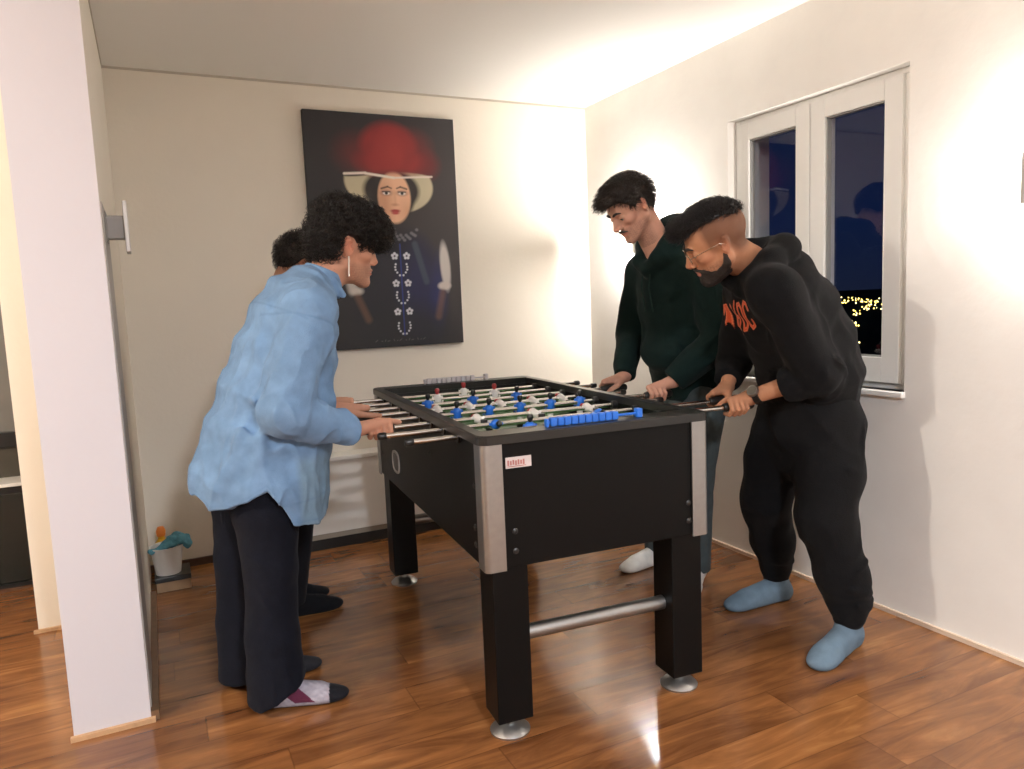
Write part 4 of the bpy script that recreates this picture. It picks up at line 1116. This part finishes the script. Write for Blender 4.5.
# blue cloth thrown over the rim of the bucket
cl = Field(); b0 = V3(-.022, 3.61, .068)
cl.chain([b0+V3(-.060, -.030, .116), b0+V3(-.02, -.045, .128), b0+V3(.030, -.030, .146), b0+V3(.062, .0, .150), b0+V3(.085, -.010, .118)], [.010, .014, .022, .022, .016], .02)
cl.chain([b0+V3(.01, .01, .135), b0+V3(.045, .02, .160), b0+V3(.078, .015, .140)], [.016, .020, .014], .02)
cl.disp.append(lambda p: (-.010*np.clip(1-np.abs(noise(p, 60, 4))*1.6, 0, 1)+.004*noise(p, 120, 5)+.004).astype(np.float32))
clh = empty('cleaning_cloth', tuple(b0+V3(0, 0, .10))); tag(clh, 'crumpled light blue cloth hanging over the rim of the white bucket', 'cloth')
skin_object('fabric', cl, .0028, cloth('blue_cloth', (.12, .34, .44), noise=.25, nscale=60, bump=.4), clh, rel=1)

# ================================================================== B: person hidden behind A
HB = Head((.545, 2.95, 1.385), 0, 32, 0)
B = person((.38, 3.02, 0), 'person in a beige top mostly hidden behind the man in the light blue shirt')
neckB = (.455, 2.95, 1.265)
torB = [((.375, 2.97, .82), .15, .11), ((.39, 2.96, .98), .145, .105), ((.41, 2.955, 1.09), .160, .105), ((.43, 2.95, 1.17), .15, .085), ((.45, 2.95, 1.22), .085, .07)]
armB = [((.42, 2.795, 1.15), (.38, 2.74, .95), (.495, 2.82, .865), GRIP[7], hx, (0, -.5, .86), (0, 0, -1), 'wrap'),
        ((.42, 3.105, 1.15), (.38, 3.16, .95), (.465, 3.04, .885), GRIP[8], hx, (0, .35, .94), (0, 1, -.2), 'wrap')]
legB = [((.37, 2.88, .82), (.44, 2.90, .45), (.40, 2.975, .09)), ((.37, 3.05, .82), (.42, 3.08, .45), (.36, 3.12, .09))]
ftB = [((.405, 2.975, .075), (.600, 2.975, 0)), ((.36, 3.12, .075), (.58, 3.13, 0))]
FB = body_field(HB, neckB, torB, (0, 1, 0), armB, legB, ftB)
skin_object('body', FB, .0036, M_skinA, B, skin_color(HB, (.50, .26, .17)))
eye_objects(HB, B); brow_object(HB, B, M_brow)
S = Field(); S.sweep([(V3(*p), a+.008, b+.01) for p, a, b in torB], (0, 1, 0), .03, .4)
S.cone((.41, 2.95, 1.17), armB[0][0], .075, .062, .03); S.cone((.41, 2.95, 1.17), armB[1][0], .075, .062, .03)
S.cone((.43, 2.95, 1.235), (.462, 2.95, 1.288), .075, .060, .03)
for a in armB: sleeve(S, a[0], a[1], a[2], .062, .052, .036, .95, .03, .036)
S.disp.append(wrinkles(6, 16, .006, 45, .002, .4))
skin_object('sweater', S, .0055, cloth('beige_knit', (.55, .50, .42)), B)
T = Field(); T.sweep([((.37, 2.965, .76), .155, .115), ((.365, 2.965, .86), .15, .11)], (0, 1, 0), .04, .4)
T.chain([(.38, 2.885, .80), (.445, 2.90, .45), (.40, 2.965, .05)], [.10, .074, .060], .02, ko=.04); T.chain([(.38, 3.05, .80), (.42, 3.08, .45), (.36, 3.12, .05)], [.10, .074, .060], .02, ko=.04)
T.put(lambda p: .060-p[:, 2], (.38, 3.02, -.10), .28, .003, 'i'); T.disp.append(wrinkles(7, 15, .004, 40, .0015, .4))
skin_object('trousers', T, .0055, cloth('black_trousers', (.010, .010, .013)), B)
for a, t in ftB:
    G = Field(); foot(G, a, t, g=.003); skin_object('sock', G, .0035, bpy.data.materials.get('black_sock') or cloth('black_sock', (.008, .008, .010)), B)
h2 = Field(); HB.cranium(h2, .012)
h2.put(lambda p: (hairline(HB.l(p)[:, 0])-HB.l(p)[:, 2])*.8, HB.c, .3, .01, 'i'); h2.disp.append(lambda p: (.004*noise(p, 90, 2)).astype(np.float32))
hair_object(HB, h2, .0035, M_hairB, B, 2200, .022, .0009, lambda L: np.tile(V3(.6, 0, -.2), (len(L), 1)), steps=5, stiff=.3, wav=.08)

# ================================================================== C: man in the dark green hoodie
HC_ = Head((1.757, 2.50, 1.572), 178, 38, 0, jaw=.96, nose=1.1)
Cp = person((2.02, 2.55, 0), 'man in a dark green hoodie and grey jeans standing near the room corner')
neckC = (1.885, 2.50, 1.425)
latC = (0, 1, 0)
torC = [((2.06, 2.51, .82), .165, .12), ((2.05, 2.51, .98), .155, .12), ((2.02, 2.51, 1.14), .175, .13), ((1.975, 2.50, 1.27), .17, .11), ((1.92, 2.50, 1.365), .09, .075)]
armC = [((1.975, 2.315, 1.315), (1.975, 2.235, 1.045), (1.820, 2.322, .885), GRIP[4], -hx, (0, -.45, .9), (0, -.2, -1), 'wrap'),
        ((1.955, 2.690, 1.315), (1.935, 2.775, 1.05), (1.815, 2.650, .880), GRIP[6], -hx, (.1, .35, .94), (0, 1, -.2), 'wrap')]
legC = [((2.05, 2.42, .82), (1.98, 2.40, .46), (2.00, 2.42, .09)), ((2.06, 2.60, .82), (2.00, 2.66, .46), (2.01, 2.69, .09))]
ftC = [((2.00, 2.42, .075), (1.845, 2.29, 0)), ((2.01, 2.69, .075), (1.795, 2.672, 0))]
FC = body_field(HC_, neckC, torC, latC, armC, legC, ftC)
skin_object('body', FC, .0030, M_skinA, Cp, skin_color(HC_, (.53, .285, .205), stubble=.50))
eye_objects(HC_, Cp); brow_object(HC_, Cp, M_brow, .0052)
def moustache(hd, parent, t=.0032):
    F = Field()
    for y in (-1, 1): F.chain([hd.w(.0965, y*.003, -.0475), hd.w(.0930, y*.014, -.0500), hd.w(.0835, y*.026, -.0575)], [t, t*1.05, t*.6], .003)
    return skin_object('moustache', F, .0016, M_brow, parent, keep=False)
moustache(HC_, Cp, .0042)
F = Field(); F.ell(HC_.w(.0885, 0, -.101), (.007, .018, .011), HC_.R, 0); skin_object('goatee', F, .0018, M_brow, Cp)
S = Field()
S.sweep([((2.065, 2.51, .80), .185, .145), ((2.065, 2.51, .92), .200, .160), ((2.045, 2.51, 1.06), .205, .160), ((2.01, 2.51, 1.18), .205, .150), ((1.965, 2.50, 1.28), .190, .125), ((1.92, 2.50, 1.365), .110, .088)], latC, .03, .35)
for a in armC: S.cone((1.95, 2.50, 1.31), a[0], .085, .075, .03)
sleeve(S, *armC[0][:3], .078, .068, .048, 1.0, .035, .041); sleeve(S, *armC[1][:3], .076, .066, .046, 1.0, .035, .041)
# hood lying on the back and round the neck
hood = [(1.842, 2.50, 1.325), (1.848, 2.445, 1.365), (1.892, 2.415, 1.425), (1.945, 2.425, 1.480), (1.985, 2.50, 1.500), (1.945, 2.575, 1.480), (1.892, 2.585, 1.425), (1.848, 2.555, 1.365), (1.842, 2.50, 1.325)]
S.chain(hood, [.026, .032, .040, .046, .050, .046, .040, .032, .026], .02, ko=.02)
for y in (2.42, 2.58): S.cone((1.905, y, 1.375), (1.94, 2.50+(y-2.50)*1.8, 1.335), .045, .05, .03)
S.ell((2.03, 2.50, 1.40), (.055, .105, .075), None, .03)
S.ell((1.90, 2.50, .98), (.055, .13, .075), None, .03)
S.disp += [wrinkles(9, 15, .0075, 44, .002, .5)]
for a, b, w_, am in (((1.90, 2.28, 1.25), (1.93, 2.20, 1.02), .018, .010), ((1.92, 2.17, 1.08), (1.86, 2.25, .97), .014, .012), ((1.97, 2.17, 1.02), (1.88, 2.22, .93), .014, .010), ((1.90, 2.60, 1.30), (1.89, 2.62, .95), .020, .010),
                    ((1.88, 2.47, 1.33), (1.90, 2.44, .95), .018, .008), ((1.86, 2.40, 1.20), (1.90, 2.36, .90), .016, .008), ((1.85, 2.86, 1.10), (1.80, 2.76, .98), .014, .010)): S.disp.append(fold(a, b, w_, am))
skin_object('hoodie', S, .0045, cloth('dark_green_fleece', (.005, .014, .013)), Cp)
for y in (2.475, 2.525):
    mb = MB().tube([tuple(V3(1.832, y, 1.335)-np.array(parent_loc(Cp))), tuple(V3(1.822, y, 1.25)-np.array(parent_loc(Cp))), tuple(V3(1.842, y+.003, 1.155)-np.array(parent_loc(Cp)))], .0028, 6)
    mb.build('drawstring', cloth('green_cord', (.012, .030, .026)) if 'green_cord' not in bpy.data.materials else bpy.data.materials['green_cord'], Cp, True)
T = Field(); T.sweep([((2.06, 2.51, .76), .165, .125), ((2.06, 2.51, .86), .16, .12)], latC, .04, .4)
T.chain([(2.05, 2.42, .80), (1.98, 2.40, .46), (2.00, 2.42, .05)], [.10, .074, .060], .02, ko=.04); T.chain([(2.06, 2.60, .80), (2.00, 2.66, .46), (2.01, 2.69, .05)], [.10, .078, .066], .02, ko=.04)
T.put(lambda p: .055-p[:, 2], (2.03, 2.56, -.10), .28, .003, 'i'); T.disp.append(wrinkles(10, 15, .004, 40, .0015, .4))
skin_object('jeans', T, .0055, cloth('grey_denim', (.055, .070, .074), noise=.2), Cp)
for a, t in ftC:
    G = Field(); foot(G, a, t, g=.003); skin_object('sock', G, .0035, bpy.data.materials.get('white_sock') or cloth('white_sock', (.70, .68, .64)), Cp)
h3 = Field(); w = HC_.w; R_ = HC_.R
HC_.cranium(h3, .010); h3.ell(w(.018, 0, .085), (.088, .066, .040), R_, .025); h3.ell(w(.075, 0, .078), (.034, .050, .022), R_, .02)
h3.put(lambda p: (hairline(HC_.l(p)[:, 0])-.004-HC_.l(p)[:, 2])*.8, HC_.c, .3, .008, 'i')
h3.disp.append(lambda p: (.004*noise(p, 80, 2)+.0025*noise(p, 190, 2)).astype(np.float32))
hair_object(HC_, h3, .0033, mat('dark_brown_hair', (.018, .012, .009), .5, noise=.3, nscale=90, spec=.35), Cp, 3400, .028, .00095, lambda L: np.where(L[:, 2:3] > .05, V3(.95, .05, -.15), V3(-.2, 0, -.7)), steps=6, curl=.0025, curlf=1.0, stiff=.35, wav=.12, seed=9)

# ================================================================== D: man in the black hoodie with orange lettering
HD = Head((1.6206, 1.85, 1.3817), 143, 28, -16, jaw=1.10, nose=.95)
D = person((2.03, 1.88, 0), 'bearded man with glasses in a black hoodie with orange lettering, bending over the table')
neckD = (1.785, 1.880, 1.315)
latD = nrm((.58, 1, 0))
torD = [((2.06, 1.885, .82), .17, .13), ((2.045, 1.885, .97), .16, .13), ((1.985, 1.88, 1.10), .18, .135), ((1.90, 1.88, 1.21), .175, .115), ((1.82, 1.875, 1.275), .09, .08)]
armD = [((1.735, 1.712, 1.215), (1.905, 1.700, .945), (1.800, 1.895, .862), GRIP[1], -hx, (0, -.75, .65), (0, 0, -1), 'wrap'),
        ((1.920, 2.030, 1.215), (1.970, 2.150, .960), (1.865, 2.075, .880), GRIP[2], -hx, (0, .2, .97), (0, 1, -.4), 'wrap')]
legD = [((2.05, 1.80, .80), (1.985, 1.735, .47), (2.045, 1.690, .09)), ((2.06, 1.965, .80), (2.01, 2.03, .46), (2.140, 2.110, .09))]
ftD = [((2.040, 1.690, .075), (1.832, 1.640, 0)), ((2.135, 2.105, .075), (1.915, 2.130, 0))]
FD = body_field(HD, neckD, torD, latD, armD, legD, ftD)
skin_object('body', FD, .0030, M_skinA, D, skin_color(HD, (.43, .205, .115), fade=.8, stubble=.6))
eye_objects(HD, D); brow_object(HD, D, M_brow, .0052)
# beard
def beard(hd, parent, material, g=.0022):
    F = Field(); hd.face(F, g=g); F.cone(hd.w(.0, 0, -.07), hd.w(.055, 0, -.098), .040, .028, .02)
    def reg(p):
        L = hd.l(p); x, y, z = L[:, 0], np.abs(L[:, 1]), L[:, 2]
        top = np.interp(x, [-.02, .0, .018, .04, .058, .075, .09, .11], [-.015, -.02, -.056, -.070, -.066, -.052, -.0480, -.0480])+.0015*noise(p, 300, 5)
        d = np.maximum(z-top, -(x+.006))
        mouth = (np.sqrt((y/.023)**2+((z+.0640)/.0105)**2)-1)*.012; d = np.where(x > .06, np.maximum(d, -mouth), d)
        return d*.8
    F.put(reg, hd.c, .3, .003, 'i'); F.put(lambda p: -.112-hd.l(p)[:, 2]-.01, hd.c, .3, .003, 'i')
    F.disp.append(lambda p: (.0009*noise(p, 420, 2)).astype(np.float32))
    return skin_object('beard', F, .0022, material, parent)
beard(HD, D, mat('beard_hair', (.018, .011, .008), .7, noise=.4, nscale=220, bump=.5, bscale=600))
moustache(HD, D, .0042)
h4 = Field(); w = HD.w; R_ = HD.R
HD.cranium(h4, .004); h4.ell(w(.024, 0, .086), (.078, .056, .032), R_, .02); h4.ell(w(.076, 0, .086), (.032, .044, .024), R_, .02)
def cutD(p):
    L = HD.l(p); z = np.interp(L[:, 0], [-.13, -.10, -.085, -.06, .0, .035, .055, .075, .1], [.050, .056, .062, .072, .078, .076, .070, .064, .066]); return (z-L[:, 2])*.8
h4.put(cutD, HD.c, .3, .006, 'i'); h4.disp.append(lambda p: (.003*noise(p, 90, 6)).astype(np.float32))
hair_object(HD, h4, .0032, M_hairB, D, 2600, .026, .0012, lambda L: V3(.85, .0, .15)+L*V3(0, 0, -1), steps=6, stiff=.35, wav=.14, seed=6)
S = Field()
S.sweep([((2.075, 1.885, .82), .185, .150), ((2.070, 1.885, .92), .205, .172), ((2.025, 1.885, 1.04), .210, .168), ((1.965, 1.88, 1.15), .208, .158), ((1.885, 1.88, 1.235), .190, .130), ((1.820, 1.875, 1.295), .110, .088)], latD, .03, .35)
import copy as _cp
S_T = Field(); S_T.it = list(S.it); S_T.lo, S_T.hi = S.lo.copy(), S.hi.copy()
for a in armD: S.cone((1.86, 1.875, 1.225), a[0], .080, .072, .03)
sleeve(S, *armD[0][:3], .070, .068, .056, .48, .06); sleeve(S, *armD[1][:3], .074, .066, .048, .75, .035)
hood = [(1.745, 1.865, 1.225), (1.745, 1.805, 1.265), (1.775, 1.778, 1.315), (1.850, 1.79, 1.350), (1.905, 1.875, 1.345), (1.855, 1.965, 1.350), (1.785, 1.965, 1.315), (1.750, 1.925, 1.265), (1.745, 1.865, 1.225)]
S.chain(hood, [.026, .032, .040, .046, .050, .046, .038, .030, .026], .02, ko=.02)
for a in armD: S.cone(V3(*neckD)-V3(-.02, 0, .04), V3(*neckD)*.35+V3(*a[0])*.65, .062, .058, .03)
S.ell((1.925, 1.88, 1.300), (.075, .11, .055), None, .03)
S.disp += [wrinkles(12, 14, .006, 42, .002, .5)]
for a, b, w_, am in (((1.93, 1.64, 1.00), (2.02, 1.72, .88), .013, .012), ((1.90, 1.63, 1.02), (2.00, 1.66, .93), .012, .012), ((1.86, 1.62, 1.02), (1.97, 1.63, .96), .012, .010), ((1.86, 1.62, .98), (1.90, 1.70, .88), .013, .010),
                    ((2.00, 1.68, 1.02), (2.10, 1.73, .86), .016, .012), ((1.98, 1.68, 1.12), (2.12, 1.72, .92), .016, .010), ((1.72, 1.75, 1.20), (1.80, 1.71, 1.02), .016, .008), ((1.85, 1.70, 1.0), (1.95, 1.70, .86), .015, .010)): S.disp.append(fold(a, b, w_, am))
S_D = S
skin_object('hoodie', S, .0045, cloth('black_fleece', (.0055, .0055, .0062), noise=.25), D)
T = Field(); T.sweep([((2.06, 1.885, .70), .180, .135), ((2.065, 1.885, .84), .185, .150)], latD, .04, .4)
T.chain([(2.055, 1.79, .76), (2.020, 1.755, .60), (1.985, 1.735, .45), (2.025, 1.705, .26), (2.045, 1.690, .155)], [.118, .108, .093, .084, .066], .03, ko=.04)
T.ell((2.035, 1.880, .665), (.105, .135, .130), None, .05)
T.ell((2.075, 1.685, .170), (.060, .052, .026), None, .015)
T.chain([(2.045, 1.69, .155), (2.043, 1.69, .105)], [.060, .048], .010)
T.chain([(2.06, 1.975, .76), (2.03, 2.01, .60), (2.01, 2.035, .45), (2.09, 2.08, .26), (2.135, 2.108, .145)], [.112, .100, .088, .078, .060], .03, ko=.04)
T.chain([(2.135, 2.108, .145), (2.138, 2.108, .095)], [.056, .046], .010)
T.put(lambda p: .088-p[:, 2], (2.08, 1.9, -.15), .32, .003, 'i')
T.disp += [wrinkles(13, 14, .0055, 42, .002, .7)]
for a, b, w_, am in (((1.96, 1.62, .24), (2.10, 1.63, .20), .014, .012), ((1.97, 1.61, .185), (2.10, 1.64, .15), .012, .012), ((1.98, 1.61, .30), (2.10, 1.64, .33), .012, .008), ((1.95, 1.63, .66), (2.06, 1.67, .60), .014, .008),
                    ((2.04, 2.02, .20), (2.18, 2.05, .17), .014, .010), ((2.10, 1.67, .78), (2.05, 1.66, .62), .010, .008)): T.disp.append(fold(a, b, w_, am))
skin_object('jogging_trousers', T, .0045, cloth('charcoal_fleece', (.0055, .0055, .0062), noise=.2), D)
for a, t in ftD:
    G = Field(); foot(G, a, t, g=.007); skin_object('sock', G, .0030, bpy.data.materials.get('blue_grey_sock') or cloth('blue_grey_sock', (.13, .19, .25)), D)
# glasses
gl_ = empty('glasses', (0, 0, 0)); gl_.parent = D
M_wire = mat('thin_gold_metal', (.55, .50, .42), .25, 1.0, noise=.02)
Mlens, t_, b_ = newmat('spectacle_lens'); b_.inputs['Base Color'].default_value = (1, 1, 1, 1)
tr = t_.nodes.new('ShaderNodeBsdfTransparent'); g2 = t_.nodes.new('ShaderNodeBsdfGlossy'); g2.inputs['Roughness'].default_value = .02; fr = t_.nodes.new('ShaderNodeValue'); fr.outputs[0].default_value = .05; mx = t_.nodes.new('ShaderNodeMixShader')
t_.links.new(fr.outputs[0], mx.inputs[0]); t_.links.new(tr.outputs[0], mx.inputs[1]); t_.links.new(g2.outputs[0], mx.inputs[2]); t_.links.new(mx.outputs[0], t_.nodes['Material Output'].inputs[0])
oD = np.array(parent_loc(D)); fm = MB()
hp = lambda x, y, z: tuple(HD.w(x, y, z)-oD)
for y in (-1, 1):
    ringp = [hp(.098-.10*(math.cos(a)*.023*1)**1*y*y*0-.0025*abs(math.cos(a)), y*.034+.0235*math.cos(a), -.002+.0205*math.sin(a)) for a in [2*PI*k/28 for k in range(29)]]
    fm.tube(ringp, .0010, 6, caps=False)
    fm.tube([hp(.0965, y*.0575, .004), hp(.080, y*.068, .006), hp(.0, y*.080, .008), hp(-.02, y*.082, -.008)], .0011, 6)
    lens = MB(); pts_ = [hp(.0965, y*.034+.0225*math.cos(a), -.002+.0195*math.sin(a)) for a in [2*PI*k/24 for k in range(24)]]
    q_ = HD.R[0]*.0008; lens.add(pts_+[tuple(np.array(p)+q_) for p in pts_], [tuple(range(24)), tuple(range(47, 23, -1))]+[(k, (k+1) % 24, 24+(k+1) % 24, 24+k) for k in range(24)])
    lens.build('lens', Mlens, gl_)
fm.tube([hp(.0975, -.0105, .002), hp(.101, 0, .006), hp(.0975, .0105, .002)], .0011, 6)
fm.build('frame', M_wire, gl_, True)
# watch on the near wrist
wv = V3(*armD[0][2]); ev_ = V3(*armD[0][1]); ax_ = nrm(ev_-wv); wc = wv+ax_*.030
wt = empty('wristwatch', tuple(wc-oD)); wt.parent = D
zz = Vector(ax_); qt = zz.to_track_quat('Z', 'Y'); wt.rotation_mode = 'QUATERNION'; wt.rotation_quaternion = qt
MB().lathe([(.0275, -.011), (.0315, -.010), (.0320, 0), (.0315, .010), (.0275, .011)], n=28).build('strap', M_blackp, wt, True)
fd = qt.inverted() @ Vector((-.25, -.75, .6)); fd.z = 0; fd.normalize(); an = math.atan2(fd.y, fd.x)
wf = MB().lathe([(0, .030), (.020, .030), (.0205, .036), (.0185, .041), (.0165, .0405), (0, .0395)], n=28, axis='x').build('watch_case', mat('dark_steel', (.22, .21, .20), .3, .8, noise=.05), wt, True)
wf.rotation_euler = (0, 0, an)
MB().lathe([(0, .0400), (.0155, .0400), (.0155, .0412), (0, .0412)], n=24, axis='x').build('dial', mat('watch_dial', (.10, .09, .07), .3, noise=.3), wf, True)
# chest lettering
def lettering():
    H_ = 1.0
    # strokes in letter space: x to the right, y up, height 1
    def poly(*p): return list(zip(p[:-1], p[1:]))
    L = []
    L += [(poly((.05, .0), (.30, 1.0), (.42, 1.0), (.55, .0)), .062), (poly((.16, .36), (.48, .36)), .05)]
    L += [(poly((1.22, .72), (1.17, .93), (.98, 1.0), (.80, .86), (.78, .14), (.96, .0), (1.17, .06), (1.22, .28)), .062)]
    L += [(poly((1.62, 1.10), (1.44, .50), (1.66, .56), (1.46, -.14)), .055)]
    L += [(poly((1.92, .02), (1.92, .98), (2.16, .98), (2.34, .80), (2.34, .20), (2.16, .02), (1.92, .02)), .062)]
    L += [(poly((2.98, .72), (2.93, .93), (2.74, 1.0), (2.56, .86), (2.54, .14), (2.72, .0), (2.93, .06), (2.98, .28)), .062)]
    return L
def logo(A0, up, fwd, near, th0, height, rho, full, parent):
    # the print wraps round the chest: letter space runs along the girth
    s = .0012; Wd = 3.1*height; nx = int(Wd/s); ny = int(height*1.4/s)
    X, Y = np.meshgrid((np.arange(nx+1)/nx)*3.2-.1, (np.arange(ny+1)/ny)*1.5-.25)
    d = np.full(X.shape, 9.)
    for segs, r in lettering():
        for a, b in segs: d = np.minimum(d, seg2(X, Y, a, b, 0)-r)
    th = (th0+(X-1.52)*height/rho).ravel()[:, None]
    dirs = (nrm(fwd)*np.cos(th)+nrm(near)*np.sin(th)).astype(np.float32)
    c = (V3(*A0)+((Y-.5)*height).ravel()[:, None]*nrm(up)).astype(np.float32)
    t0 = np.full(len(c), .26, np.float32)
    for _ in range(40): t0 -= np.clip(full.ev(c+dirs*t0[:, None]), -.02, .02)*.7
    Q = c+dirs*(t0+.0016)[:, None]; Qb = c+dirs*(t0-.001)[:, None]
    ins = (d < .030).ravel(); idx = np.arange(len(Q)).reshape(X.shape)
    f = np.stack([idx[:-1, :-1], idx[:-1, 1:], idx[1:, 1:], idx[1:, :-1]], -1).reshape(-1, 4); f = f[ins[f].all(1)]
    edge = np.abs(t0[f]-t0[f[:, [1, 2, 3, 0]]]).max(1) < .006; f = f[edge & (t0[f].max(1) < .225)]
    col = np.where((d < -.022).ravel()[:, None], V3(.62, .085, .025), np.where((d < .008).ravel()[:, None], V3(.75, .20, .09), V3(.22, .02, .01)))
    used = np.unique(f); mp_ = np.full(len(Q), -1); mp_[used] = np.arange(len(used))
    top = Q[used]; bot = Qb[used]
    f1 = mp_[f]; f2 = f1[:, ::-1]+len(used)
    me = bpy.data.meshes.new('chest_lettering'); np_mesh(me, np.concatenate([top, bot])-np.array(parent_loc(parent), np.float32), np.concatenate([f1, f2]), np.concatenate([col[used]]*2))
    me.materials.append(mat('orange_print', (.6, .1, .03), .6, attr=True, noise=.12, nscale=200))
    o = bpy.data.objects.new('chest_lettering', me); C.objects.link(o); o.parent = parent; o['label'] = 'orange lettering printed across the chest'
logo(V3(1.95, 1.88, 1.14)+.085*V3(-.61, 0, .79), (-.61, 0, .79), (-.72, .415, -.555), (-.50, -.865, 0), -.21, .098, .19, S_D, D)
